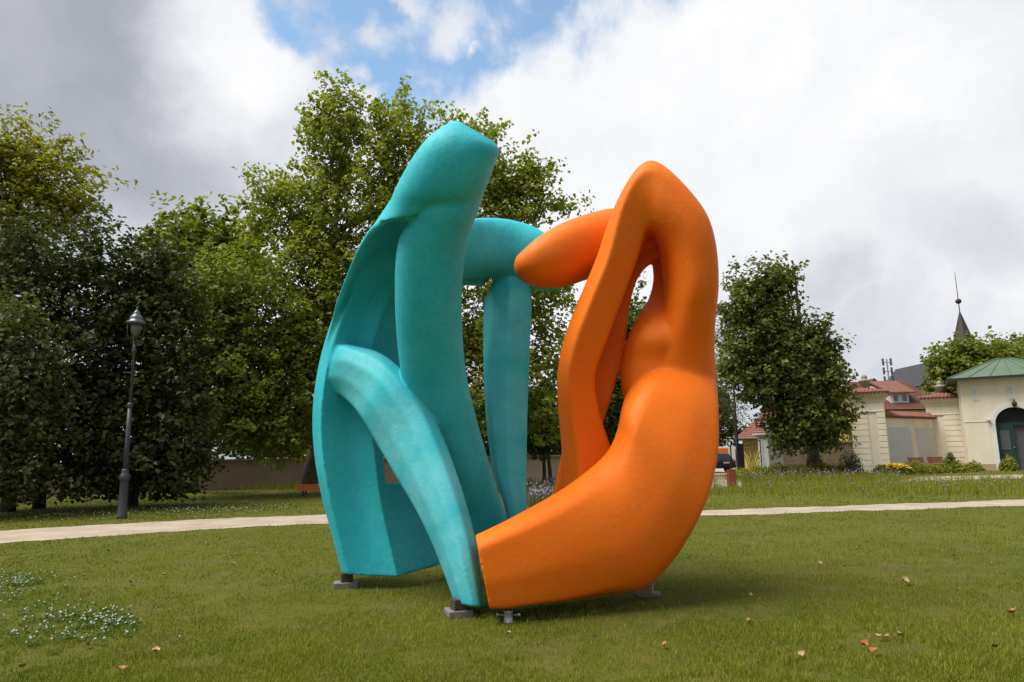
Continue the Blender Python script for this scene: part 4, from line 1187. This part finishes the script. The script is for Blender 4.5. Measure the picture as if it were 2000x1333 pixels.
def house():
    Y0, Y1 = 60, 66
    a = on_ground(1790, Y0)
    t = thing('house', 'house with large red tiled roof and shed dormer behind the cream wall', 'house', a)

    def q(px, py, Y): return tuple(P(px, py, Y) - a)
    eL, eR = np.array(q(1660, 802, Y0)), np.array(q(1850, 795, Y0))
    eR[2] = eL[2]
    kL, kR = np.array(q(1738, 745, Y1)), np.array(q(1880, 730, Y1))
    kR[2] = kL[2]; kL[0] = eL[0] + 3.0
    kR[0] = eR[0]
    kL[1] = kR[1]; 
    r = MB(); tile_rows(r, eL, eR, kL, kR, 26)
    b0, b1 = eL.copy(), eR.copy(); b0[1] += 2 * (kL[1] - eL[1]); b1[1] = b0[1]
    r.add([eL, kL, b0], [(0, 1, 2)]); r.add([b0, b1, kR, kL], [(0, 1, 2, 3)])
    r.build('roof', M['oldtile'], t)
    MB().box(eL[0] + .3, eR[0] - .2, eL[1] + .4, b0[1] - .3, 0, eL[2] - .05).build('walls', M['yellow'], t)
    MB().prism([tuple(eR + [-.05, .2, -.05]), tuple(b1 + [-.05, -.2, -.05]), tuple(kR + [-.05, 0, -.15])], (0, 0, 0), (-.2, 0, 0)).build('gable_wall', M['cream'], t)
    # shed dormer
    f0, f1 = np.array(q(1741, 788, Y0 + 1.2)), np.array(q(1770, 786, Y0 + 1.2))
    top = q(1755, 768, Y0 + 1.2)[2]
    x0, x1, y0 = f0[0], f1[0] + .25, f0[1]
    zb = f0[2] - .1
    d = thing('dormer', None, None); 
    d.name = 'dormer'; d.parent = t
    sl = (kL[2] - eL[2]) / (kL[1] - eL[1])
    yb = y0 + 3.4
    MB().add([(x0, y0, zb), (x1, y0, zb), (x1, y0, top), (x0, y0, top), (x0, yb, top + 1.0), (x1, yb, top + 1.0), (x0, yb, top), (x1, yb, top)],
             [(0, 1, 2, 3), (0, 3, 4, 6), (1, 7, 5, 2)]).build('dormer_wall', M['greywhite'], d)
    MB().add([(x0 - .25, y0 - .35, top - .06), (x1 + .5, y0 - .35, top - .06), (x1 + .9, yb, top + 1.3), (x0 - .1, yb, top + 1.3),
              (x0 - .25, y0 - .35, top + .08), (x1 + .5, y0 - .35, top + .08), (x1 + .9, yb, top + 1.44), (x0 - .1, yb, top + 1.44)],
             [(3, 2, 1, 0), (4, 5, 6, 7), (0, 1, 5, 4), (1, 2, 6, 5), (2, 3, 7, 6), (3, 0, 4, 7)]).build('dormer_roof', M['oldtile'], d)
    ww = (x1 - x0) / 2
    for i in (0, 1):
        xa = x0 + .12 + i * ww; xb = xa + ww - .22
        w = MB().box(xa, xb, y0 - .05, y0 - .003, zb + .18, top - .12).build('window', M['white'], d)
        MB().box(xa + .07, (xa + xb) / 2 - .03, y0 - .07, y0 - .052, zb + .25, top - .19)
        for (u0, u1) in ((xa + .07, (xa + xb) / 2 - .03), ((xa + xb) / 2 + .03, xb - .07)):
            pass
        MB().box(xa + .07, xb - .07, y0 - .06, y0 - .052, zb + .25, top - .19).build('pane', M['winglass'], d)
    # chimney stack and small gable left of the ridge
    c = q(1708, 762, Y1 - 1)
    MB().add([(c[0] - .9, c[1], c[2] - 1.2), (c[0] + .9, c[1], c[2] - 1.2), (c[0] + .9, c[1], c[2] + .2), (c[0], c[1], c[2] + 1.0), (c[0] - .9, c[1], c[2] + .2),
              (c[0] - .9, c[1] + 2, c[2] - 1.2), (c[0] + .9, c[1] + 2, c[2] - 1.2), (c[0] + .9, c[1] + 2, c[2] + .2), (c[0], c[1] + 2, c[2] + 1.0), (c[0] - .9, c[1] + 2, c[2] + .2)],
             [(0, 1, 2, 3, 4), (5, 9, 8, 7, 6), (0, 4, 9, 5), (1, 6, 7, 2)]).build('gable_dormer', M['greywhite'], t)
    MB().add([(c[0] - 1.1, c[1] - .2, c[2] + .05), (c[0], c[1] - .2, c[2] + 1.1), (c[0] + 1.1, c[1] - .2, c[2] + .05), (c[0] - 1.1, c[1] + 2.2, c[2] + .05), (c[0], c[1] + 2.2, c[2] + 1.1), (c[0] + 1.1, c[1] + 2.2, c[2] + .05),
              (c[0] - 1.1, c[1] - .2, c[2] - .12), (c[0], c[1] - .2, c[2] + .9), (c[0] + 1.1, c[1] - .2, c[2] - .12)],
             [(0, 1, 4, 3), (1, 2, 5, 4), (0, 6, 7, 1), (1, 7, 8, 2)]).build('gable_roof', M['slate'], t)
    # antenna mast behind the ridge
    m0 = P(1736, 745, 72); zt = zat(1733, 702, 72)
    s = thing('antenna_mast', 'mobile phone antenna mast rising above the red roof', 'antenna', (m0[0], m0[1], 0))
    MB().tube([(0, 0, 0), (0, 0, zt)], .07, 8).build('mast', M['zinc'], s)
    for k in range(3):
        z = zt - .25 - k * .95
        MB().tube([(-.42, 0, z - .1), (.42, 0, z - .1)], .04, 6).build('cross_arm', M['zinc'], s)
        for xx in (-.42, .42):
            MB().box(xx - .07, xx + .07, -.09, .09, z - .42, z + .32).build('antenna_panel', M['lamphood'], s)


house()


def church():
    Y = 85
    a = on_ground(1860, Y)
    t = thing('church', 'church with dark pointed spire behind the trees at right', 'church', a)
    zt = zat(1871, 606, Y); zb = zat(1880, 700, Y)
    x = P(1880, 655, Y)[0] - a[0]
    s = MB(); n = 8; r = 1.75
    ring = [(x + r * math.cos(2 * math.pi * (i + .5) / n), r * math.sin(2 * math.pi * (i + .5) / n), zb) for i in range(n)]
    s.add(ring + [(x, 0, zt)], [(i, (i + 1) % n, n) for i in range(n)] + [tuple(range(n - 1, -1, -1))])
    s.build('spire', M['spire'], t)
    MB().box(x - 1.6, x + 1.6, -1.6, 1.6, 0, zb).build('tower', M['cream'], t)
    zball = zat(1872, 589, Y)
    MB().lathe([(.03, zball - .36), (.26, zball - .24), (.36, zball), (.26, zball + .24), (.03, zball + .36)], x, 0, 12).build('ball', M['spire'], t, True)
    ztip = zat(1866, 533, Y)
    MB().tube([(x, 0, zt - .3), (x, 0, ztip)], [.06, .03], 6).build('finial_rod', M['spire'], t)
    # nave with steep slate roof
    p0 = P(1803, 745, 74) - a; p1 = P(1838, 702, 74) - a
    w = p1[0] - p0[0]; hz = p1[2] - p0[2]
    e = [(p0[0] - .4, p0[1], p0[2] - .5), (p1[0], p0[1], p1[2]), (p1[0] + w + .4, p0[1], p0[2] - .5)]
    n_ = MB().prism(e, (0, 0, 0), (0, 9, 0)); n_.build('nave_roof', M['slate'], t)
    MB().box(p0[0] + .1, p1[0] + w - .1, p0[1] + .25, p0[1] + 8.8, 0, p0[2] - .45).build('nave_wall', M['white'], t)


church()


# ------------------------------------------------------------------ yellow house, gate, vehicles at the right gap
def yellow_house():
    Y = 56
    a = on_ground(1452, Y)
    t = thing('house', 'yellow house with red tiled roof beside the iron gate', 'house', a, None, RAD(-32))

    def q(px, py, YY): return P(px, py, YY) - a
    zt = q(1462, 855, Y)[2]
    x1 = q(1620, 850, Y)[0]
    MB().box(0, x1, 0, 7, 0, zt).build('walls', M['yellow'], t)
    e0 = np.array([-.5, -.5, zt - .12]); kz = q(1512, 808, Y + 3.4)[2]
    k0 = np.array([1.1, 3.4, kz]); x_g = q(1512, 830, Y)[0]
    e1 = np.array([x_g, -.5, zt - .12]); k1 = np.array([x_g + .2, 3.4, kz])
    r = MB(); tile_rows(r, e0, e1, k0, k1, 14)
    b0 = np.array([-.5, 7.4, zt - .12]); b1 = np.array([x_g, 7.4, zt - .12])
    r.add([b0, b1, k1, k0], [(0, 1, 2, 3)]); r.add([e0, k0, b0], [(0, 1, 2)])
    r.build('roof', M['redtile'], t)
    MB().box(-.55, x_g, -.62, -.5, zt - .24, zt - .1).build('gutter', M['iron'], t)
    # gabled yellow front to the right
    g = MB().prism([(x_g - .3, -.3, zt - .6), (x_g + 5.2, -.3, zt - .6), (x_g + 5.2, -.3, zt + .3), (x_g + 2.4, -.3, kz + .6), (x_g - .3, -.3, zt + .2)], (0, 0, 0), (0, 6, 0))
    g.build('gable_wall', M['yellow'], t)
    r2 = MB()
    tile_rows(r2, (x_g - .7, -.7, zt - .1), (x_g - .7, 6, zt - .1), (x_g + 2.4, -.7, kz + .75), (x_g + 2.4, 6, kz + .75), 12)
    tile_rows(r2, (x_g + 5.6, -.7, zt + .0), (x_g + 5.6, 6, zt + .0), (x_g + 2.4, -.7, kz + .75), (x_g + 2.4, 6, kz + .75), 12)
    r2.build('roof', M['redtile'], t)
    w = MB().box(x_g + 1.9, x_g + 2.9, -.36, -.302, zt - .4, zt + .9).build('window', M['white'], t)
    MB().box(x_g + 2.0, x_g + 2.8, -.38, -.362, zt - .3, zt + .8).build('pane', M['winglass'], w)


yellow_house()


def far_house():
    a = on_ground(1620, 70)
    t = thing('house', 'red roof of a further house glimpsed through the large dark tree', 'house', a)
    z0, z1 = zat(1640, 860, 70), zat(1640, 780, 73)
    MB().box(-4, 5, 0, 8, 0, z0).build('walls', M['yellow'], t)
    r = MB(); tile_rows(r, (-4.5, -.5, z0), (5.5, -.5, z0), (-4.5, 4, z1), (5.5, 4, z1), 14); r.add([(-4.5, 8.5, z0), (5.5, 8.5, z0), (5.5, 4, z1), (-4.5, 4, z1)], [(0, 1, 2, 3)])
    r.build('roof', M['redtile'], t)


far_house()


def gate():
    Y = 48
    p = on_ground(1506, Y)
    t = thing('gate_pillar', 'white gate pillar with stone ball beside the iron gate', 'pillar', p, None, RAD(20))
    h = zat(1505, 848, Y)
    MB().box(-.6, .6, -.5, .5, 0, h - .25).build('shaft', M['white'], t)
    MB().frustum(0, 0, .6, .5, h - .25, .8, .7, h - .05).box(-.84, .84, -.74, .74, h - .048, h + .05).build('cap', M['white'], t)
    MB().lathe([(.18, h + .05), (.16, h + .12), (.3, h + .22), (.37, h + .42), (.3, h + .62), (.12, h + .73), (.0, h + .76)], -.1, 0, 14).build('stone_ball', M['stone'], t, True)
    # wrought gate
    gl = on_ground(1452, Y - .2); gr = on_ground(1487, Y - .2)
    g = thing('iron_gate', 'black wrought iron gate leaf with branching bars before the yellow house', 'gate', gl)
    W = gr[0] - gl[0]; H = zat(1470, 868, Y)
    MB().tube([(0, 0, 0), (0, 0, H - .12)], .035, 6).build('frame_post', M['iron'], g)
    MB().tube([(W, 0, 0), (W, 0, H + .3)], .035, 6).build('frame_post', M['iron'], g)
    MB().tube([(W * i / 8, 0, H - .12 + .42 * (i / 8) ** 2) for i in range(9)], .03, 6).build('top_rail', M['iron'], g)
    MB().tube([(0, 0, .15), (W, 0, .15)], .03, 6).build('bottom_rail', M['iron'], g)
    rr = random.Random(3)
    for x0, x1, z0, z1 in ((.3, .05, .15, 1.3), (.35, .15, .15, 1.7), (.4, .3, .15, H - .1), (.45, .5, .15, H - .1), (.5, .7, .15, H), (.55, .85, .15, H), (.6, .97, .15, 1.5), (.7, .98, .15, .9), (.42, .1, .8, H - .3), (.5, .6, .9, 1.7)):
        pts = [(W * (x0 + (x1 - x0) * (u ** 1.7)), 0, z0 + (z1 - z0) * u) for u in [i / 6 for i in range(7)]]
        MB().tube(pts, .018, 5).build('bar', M['iron'], g)
    gp_ = on_ground(1444, Y - .2)
    q = thing('gate_post', 'dark square iron gate post left of the wrought gate', 'gate post', gp_)
    MB().box(-.16, .3, -.16, .16, 0, H + .05).build('post', M['slate'], q)
    MB().tube([(-.55, 0, 0), (-.55, 0, H)], .05, 6).build('pole', M['iron'], q)


gate()


def car():
    p = on_ground(1417, 50)
    t = thing('parked_car', 'dark estate car parked beyond the gravel path, seen from behind', 'car', p, None, RAD(22))
    # local: x across, y forward; rear at y=0
    prof = [(0, .38), (-.06, .7), (.02, .92), (.16, .97), (.42, 1.36), (.8, 1.42), (2.2, 1.4), (2.95, .98), (4.0, .86), (4.3, .7), (4.3, .36)]

    def sec(w0, w1, z): return w0 + (w1 - w0) * max(0, (z - .95) / .45)
    vs = []; n = len(prof)
    for s in (-1, 1):
        for y, z in prof: vs.append((s * sec(.84, .64, z), y, z))
    fs = [tuple(range(n)), tuple(range(2 * n - 1, n - 1, -1))] + [(i, i + n, (i + 1) % n + n, (i + 1) % n) for i in range(n)]
    MB().add(vs, fs).build('body', M['carpaint'], t, bevel=.03)
    MB().add([(-.62, .175, 1.0), (.62, .175, 1.0), (.55, .40, 1.31), (-.55, .40, 1.31)], [(0, 1, 2, 3)]).prism([(-.6, .15, 1.0), (.6, .15, 1.0), (.54, .38, 1.31), (-.54, .38, 1.31)], (0, 0, 0), (0, .02, .01)).build('rear_window', M['glass'], t)
    for s in (-1, 1):
        MB().prism([(s * .82, .55, 1.0), (s * .82, 2.7, 1.0), (s * .68, 2.15, 1.33), (s * .68, .75, 1.33)], (0, 0, 0), (s * .02, 0, .0)).build('side_window', M['glass'], t)
        MB().box(s * .74 - .1, s * .74 + .1, -.075, .0, .68, .88).build('tail_light', M['redlamp'], t, bevel=.01)
        for y in (.85, 3.4):
            w = MB()
            w.tube([(s * .70, y, .31), (s * .87, y, .31)], .31, 18); wo = w.build('wheel', M['tyre'], t)
            MB().tube([(s * .862, y, .31), (s * .885, y, .31)], .2, 14).build('rim', M['zinc'], wo)
    MB().box(-.86, .86, -.1, .12, .36, .58).build('bumper', M['carpaint'], t, bevel=.03)
    MB().box(-.26, .26, -.115, -.1, .66, .78).build('licence_plate', M['white'], t)


car()


def truck():
    p = on_ground(1425, 62)
    t = thing('delivery_truck', 'white delivery truck with an orange panel parked behind the dark car', 'truck', p, None, RAD(-4))
    zt = zat(1425, 873, 62)
    MB().box(-2.6, .55, 0, 2.3, .6, zt).build('cargo_box', M['white'], t, bevel=.02)
    MB().box(-2.5, -.1, -.03, .0, .9, zt - .12).build('side_panel', M['truckorange'], t)
    cab = MB().add([(.65, 0, .4), (2.0, 0, .4), (2.0, 0, 1.2), (1.7, 0, zt - .1), (.65, 0, zt - .1), (.65, 2.2, .4), (2.0, 2.2, .4), (2.0, 2.2, 1.2), (1.7, 2.2, zt - .1), (.65, 2.2, zt - .1)],
                   [(0, 1, 2, 3, 4), (9, 8, 7, 6, 5), (0, 5, 6, 1), (1, 6, 7, 2), (2, 7, 8, 3), (3, 8, 9, 4), (4, 9, 5, 0)])
    cab.build('cab', M['white'], t, bevel=.03)
    MB().prism([(.85, -.02, 1.2), (1.75, -.02, 1.2), (1.6, -.02, zt - .3), (.85, -.02, zt - .3)], (0, 0, 0), (0, .02, 0)).build('cab_window', M['glass'], t)
    for x in (-1.7, 1.3):
        w = MB().tube([(x, -.02, .42), (x, .28, .42)], .42, 16).build('wheel', M['tyre'], t)
        MB().tube([(x, -.04, .42), (x, -.018, .42)], .24, 12).build('rim', M['zinc'], w)


truck()
b = G(1430, 953)
t = thing('rust_bollard', 'rusty square steel bollard box beside the garden path', 'bollard', b * np.array([1, 1, 0]))
MB().box(-.16, .16, -.16, .16, 0, .76).build('box', M['corten'], t, bevel=.008)
MB().box(-.17, .17, -.17, .17, .76, .775).build('lid', M['corten'], t)


# ------------------------------------------------------------------ planting
LM['peren'] = foliage_mat('perennial_leaves', (0.13, 0.155, 0.018), (0.30, 0.29, 0.04), .35)
LM['grey'] = foliage_mat('grey_green_leaves', (0.09, 0.10, 0.04), (0.17, 0.165, 0.08), .25)
M['lavflower'] = mat('lavender_flower', (0.22, 0.19, 0.26), 0.8, (0.17, 0.145, 0.2), 8)
M['yellowflower'] = mat('yellow_flower', (0.75, 0.5, 0.02), 0.7, (0.65, 0.38, 0.01), 8)
M['whiteflower'] = mat('white_flower', (0.50, 0.50, 0.42), 0.8, (0.34, 0.34, 0.27), 60)


def shrub_mesh(r, rx, rz, n, L_, W_, upright=.3):
    d = r.randn(n, 3); d /= np.linalg.norm(d, axis=1, keepdims=True); d[:, 2] = np.abs(d[:, 2])
    rad = (1 - np.abs(r.randn(n)) * .3).clip(.1, 1.05)
    lump = .75 + .5 * r.rand(6)[(np.arctan2(d[:, 1], d[:, 0]) * 6 / (2 * np.pi)).astype(int) % 6]
    pos = d * rad[:, None] * np.array([rx, rx, rz]) * lump[:, None]; pos[:, 2] += .02
    nrm = d * .6 + r.randn(n, 3) * .5 + np.array([0, 0, .3])
    return leaf_cloud(pos, nrm, L_, W_, r, r.rand(n))


def put_shrub(name, label, px, Y, rx, rz, n, lm, seed, flowers=None, group='perennials in the flower bed'):
    r = np.random.RandomState(seed)
    p = on_ground(px, Y)
    t = thing(name, label, 'plant', p, group)
    vs, f, tt = shrub_mesh(r, rx, rz, n, .16, .07)
    tri_mesh('foliage', vs, f, 3, lm, t, tt)
    mb = MB()
    for k in range(5):
        a = r.rand() * 6.28; mb.tube([(0, 0, -.02), (math.cos(a) * rx * .3, math.sin(a) * rx * .3, rz * .5), (math.cos(a) * rx * .6, math.sin(a) * rx * .6, rz * .95)], [.012, .01, .005], 4)
    mb.build('stems', M['bark'], t)
    if flowers:
        fm = MB()
        for k in range(flowers[1]):
            a = r.rand() * 6.28; q = r.rand() ** .5; s = flowers[2]
            x, y = math.cos(a) * rx * q, math.sin(a) * rx * q; z = rz * (1.08 - .5 * q * q) + r.rand() * .1
            fm.lathe([(s * .3, z - s * .4), (s, z), (s * .5, z + s * .35)], x, y, 6)
        tag(fm.build('flowers', flowers[0], t), kind='stuff')
    return t


bed = [(1452, 38, .9, .55, 'low yellow green perennial just right of the rust bollard', 0), (1490, 41, 1.0, .6, 'yellow green perennial before the iron gate', 0), (1525, 42, .9, .7, 'perennial clump before the white gate pillar', 0),
       (1560, 41, 1.0, .6, 'perennial clump left of the large tree trunk', 0), (1595, 42, .9, .75, 'perennial clump at the foot of the large tree trunk', 0), (1632, 42, .9, .6, 'perennial clump right of the large tree trunk', 0),
       (1780, 42, .9, .7, 'green perennial right of the yellow flowers', 0), (1815, 42.5, .7, .5, 'green perennial before the two red brown benches', 0), (1862, 43, .9, .8, 'perennial clump at the foot of the right cream pillar', 0),
       (1900, 44, .6, .6, 'small perennial before the gatehouse plinth', 0), (1966, 44, .6, .9, 'young leafy plant before the green portal', 0), (1720, 41.5, .6, .6, 'perennial clump at the foot of the left cream pillar', 0)]
for i, (px, Y, rx, rz, lab, _) in enumerate(bed):
    put_shrub('perennial_plant', lab, px, Y, rx, rz, 1100, LM['peren'], 300 + i)
put_shrub('flowering_plant', 'clump of bright yellow flowers before the cream wall', 1748, 41.5, .85, .55, 1000, LM['peren'], 320, (M['yellowflower'], 150, .07))
put_shrub('flowering_plant', 'tall grey green plant with small white flowers left of the cream pillar', 1662, 42, .65, 1.35, 900, LM['grey'], 321, (M['whiteflower'], 40, .06))
put_shrub('conifer_shrub', 'small upright conifer beside the right hand bench', 1855, 43, .35, 1.3, 700, LM['oak'], 322)


def bed_stuff(name, label, cat, px0, px1, ya, yb, n, hmin, hmax, lm, tipmat, tipn, seed, lean=.25, wk=.012):
    """rooted stems and flower spikes strewn over a ground band given in photo pixels"""
    r = np.random.RandomState(seed)
    pts = np.array([G(px0 + r.rand() * (px1 - px0), ya + (yb - ya) * r.rand()) for _ in range(n)])
    clump = vnoise(pts[:, 0] + 60, pts[:, 1], 1.6, seed)
    pts = pts[clump > .38]; n = len(pts)
    h = hmin + (hmax - hmin) * r.rand(n)
    la = r.rand(n) * 6.283; ln = h * lean * r.rand(n)
    an = r.rand(n) * 6.283; w = wk * (.6 + .8 * r.rand(n))
    d = np.stack([np.cos(an) * w, np.sin(an) * w, np.zeros(n)], 1)
    tip = pts + np.stack([np.cos(la) * ln, np.sin(la) * ln, h], 1)
    vs = np.stack([pts - d, pts + d, tip], 1).reshape(-1, 3); f = np.arange(n * 3).reshape(-1, 3)
    o = tri_mesh(name, vs, f, 3, lm, None, np.repeat(r.rand(n), 3)); tag(o, label, cat, kind='stuff')
    if tipmat:
        k = r.choice(n, min(tipn, n), replace=False)
        b = tip[k] * .78 + pts[k] * .22; tp = tip[k] + np.array([0, 0, .04]); s = .02 + .014 * r.rand(len(k))
        ex = np.stack([s, 0 * s, 0 * s], 1); ey = np.stack([0 * s, s, 0 * s], 1); md = (b + tp) / 2
        V_ = np.stack([b, md + ex, md + ey, md - ex, md - ey, tp], 1).reshape(-1, 3)
        q = np.arange(len(k))[:, None] * 6
        F_ = np.concatenate([q + np.array([[0, i, i % 4 + 1]]) for i in range(1, 5)] + [q + np.array([[i, 5, i % 4 + 1]]) for i in range(1, 5)], 0)
        o2 = tri_mesh('flower_spikes', V_, F_, 3, tipmat); tag(o2, 'purple flower spikes over ' + label, cat, kind='stuff')


bed_stuff('lavender_bed', 'the lavender bed right of the orange sculpture', 'lavender', 1380, 2010, 934, 968, 9000, .12, .38, LM['peren'], M['lavflower'], 220, 41)
bed_stuff('lavender_bed', 'the back lavender row before the perennials', 'lavender', 1440, 1760, 926, 942, 6000, .2, .5, LM['peren'], M['lavflower'], 320, 42)
bed_stuff('lavender_bed', 'the lavender patch between the two sculptures', 'lavender', 1030, 1100, 944, 992, 3500, .2, .5, LM['grey'], M['lavflower'], 300, 43)
bed_stuff('meadow_grass', 'rough grass and weeds along the foot of the brown wall', 'grass', 340, 640, 944, 958, 5000, .15, .6, LM['peren'], None, 0, 44)


# white clover in the lawn
def clover(name, label, patches, seed, size):
    r = np.random.RandomState(seed); mb = MB(); lv = []; n_ = 0
    pos = []
    for (px, py, sx, sy, n) in patches:
        for _ in range(n):
            p = G(px + r.randn() * sx, py + r.randn() * sy)
            s = size * (.7 + .6 * r.rand()); z = .045 + .03 * r.rand()
            mb.lathe([(s * .35, z - s * .6), (s, z), (s * .8, z + s * .6), (s * .25, z + s)], p[0], p[1], 6)
            for _k in range(7): pos.append((p[0] + r.randn() * .04, p[1] + r.randn() * .04, .03 + .02 * r.rand()))
    o = mb.build(name, M['whiteflower'], smooth=True); tag(o, label, 'flowers', kind='stuff')
    pos = np.array(pos); m = len(pos)
    vs, f, tt = leaf_cloud(pos, np.array([0, 0, 1.0]) + r.randn(m, 3) * .3, .035, .03, r, r.rand(m) * .4)
    tag(tri_mesh('clover_leaves', vs, f, 3, M['clover'], None, tt), 'clover leaves among ' + label, 'clover', kind='stuff')


M['clover'] = foliage_mat('clover_leaf', (0.05, 0.10, 0.015), (0.09, 0.14, 0.03), .3)
clover('clover_flowers', 'white clover flowers in the near left lawn', [(40, 1138, 34, 8, 48), (15, 1160, 25, 8, 12), (90, 1203, 60, 14, 40), (190, 1222, 38, 12, 50), (150, 1245, 70, 12, 30), (30, 1240, 45, 16, 16), (230, 1215, 26, 10, 14)], 51, .0108)
clover('clover_flowers', 'white clover flowers beyond the gravel path at left', [(450, 996, 110, 5, 160), (150, 1010, 120, 6, 90), (330, 1000, 60, 5, 60)], 52, .016)


# dry leaves lying on the lawn
def leaf_me(name, r, L_, W_, curl, m):
    n = 7; vs = []; fs = []
    for i in range(n):
        u = i / (n - 1); w = W_ * math.sin(math.pi * min(.97, u * .92 + .06)) * (.75 + .5 * r.random()) / 2
        z = curl * (u - .5) ** 2 * L_ * 2 + .004
        y = (u - .5) * L_
        vs += [(-w, y - .1 * w, z + w * curl * .9), (0, y, z), (w, y - .1 * w, z + w * curl * (.5 + r.random()))]
    for i in range(n - 1):
        for k in (0, 1): fs.append((i * 3 + k, i * 3 + k + 1, i * 3 + k + 4, i * 3 + k + 3))
    me = bpy.data.meshes.new(name); me.from_pydata(vs, [], fs); me.materials.append(m)
    for p in me.polygons: p.use_smooth = True
    return me


rl = random.Random(9)
LMESH = {k: [leaf_me('dry_leaf', rl, .15, .11, .5 + .5 * rl.random(), M[k]) for _ in range(3)] for k in ('dryleaf', 'paleleaf', 'redleaf')}
spots = [(303, 1282, 'paleleaf', 1.1, 'pale curled dry leaf on the near lawn below the clover'), (240, 1317, 'dryleaf', .8, 'brown dry leaf near the bottom edge left of centre'), (40, 1314, 'dryleaf', .9, 'brown dry leaf in the bottom left corner'),
         (1688, 1270, 'redleaf', .85, 'left of the pair of rust red leaves on the near right lawn'), (1708, 1282, 'redleaf', .85, 'right of the pair of rust red leaves on the near right lawn'),
         (1943, 1274, 'redleaf', .9, 'flat rust brown leaf near the right edge of the lawn'), (1980, 1205, 'dryleaf', 1.1, 'pale brown leaf at the right edge of the lawn'), (1768, 1144, 'paleleaf', 1.2, 'pale upright leaf on the right lawn'),
         (1716, 1253, 'paleleaf', .6, 'small tan leaf just above the rust red pair'), (1464, 1221, 'dryleaf', .6, 'small brown leaf on the lawn right of the orange sculpture'),
         (165, 1131, 'dryleaf', 1.0, 'brown leaf right of the small clover patch'), (255, 1145, 'paleleaf', .9, 'tan leaf standing in the left lawn'), (455, 1107, 'paleleaf', 1.0, 'pale leaf in the lawn left of the turquoise foot'),
         (320, 1129, 'paleleaf', .8, 'pale leaf lying flat in the left lawn')]
for i, (px, py, k, s, lab) in enumerate(spots):
    o = bpy.data.objects.new('dry_leaf', LMESH[k][i % 3]); COL.objects.link(o)
    o.location = V(G(px, py) + np.array([0, 0, .035])); s *= .62; o.scale = (s, s, s); o.rotation_euler = (rl.uniform(-.4, .4), rl.uniform(-.4, .4), rl.uniform(0, 6.28))
    tag(o, lab, 'leaf', 'dry leaves on the lawn')
for i in range(44):
    k = ('dryleaf', 'paleleaf', 'paleleaf')[i % 3]
    px, py = rl.uniform(0, 2000), rl.uniform(1015, 1300) if rl.random() < .5 else rl.uniform(1015, 1130)
    if 600 < px < 1420 and py < 1200: continue
    if py < 1068 - px * .03: continue
    o = bpy.data.objects.new('dry_leaf', LMESH[k][i % 3]); COL.objects.link(o)
    s = rl.uniform(.25, .55)
    o.location = V(G(px, py) + np.array([0, 0, .03])); o.scale = (s, s, s); o.rotation_euler = (rl.uniform(-.5, .5), rl.uniform(-.5, .5), rl.uniform(0, 6.28))
    tag(o, 'small dry brown leaf scattered in the grass of the lawn', 'leaf', 'small dry leaves scattered over the lawn')
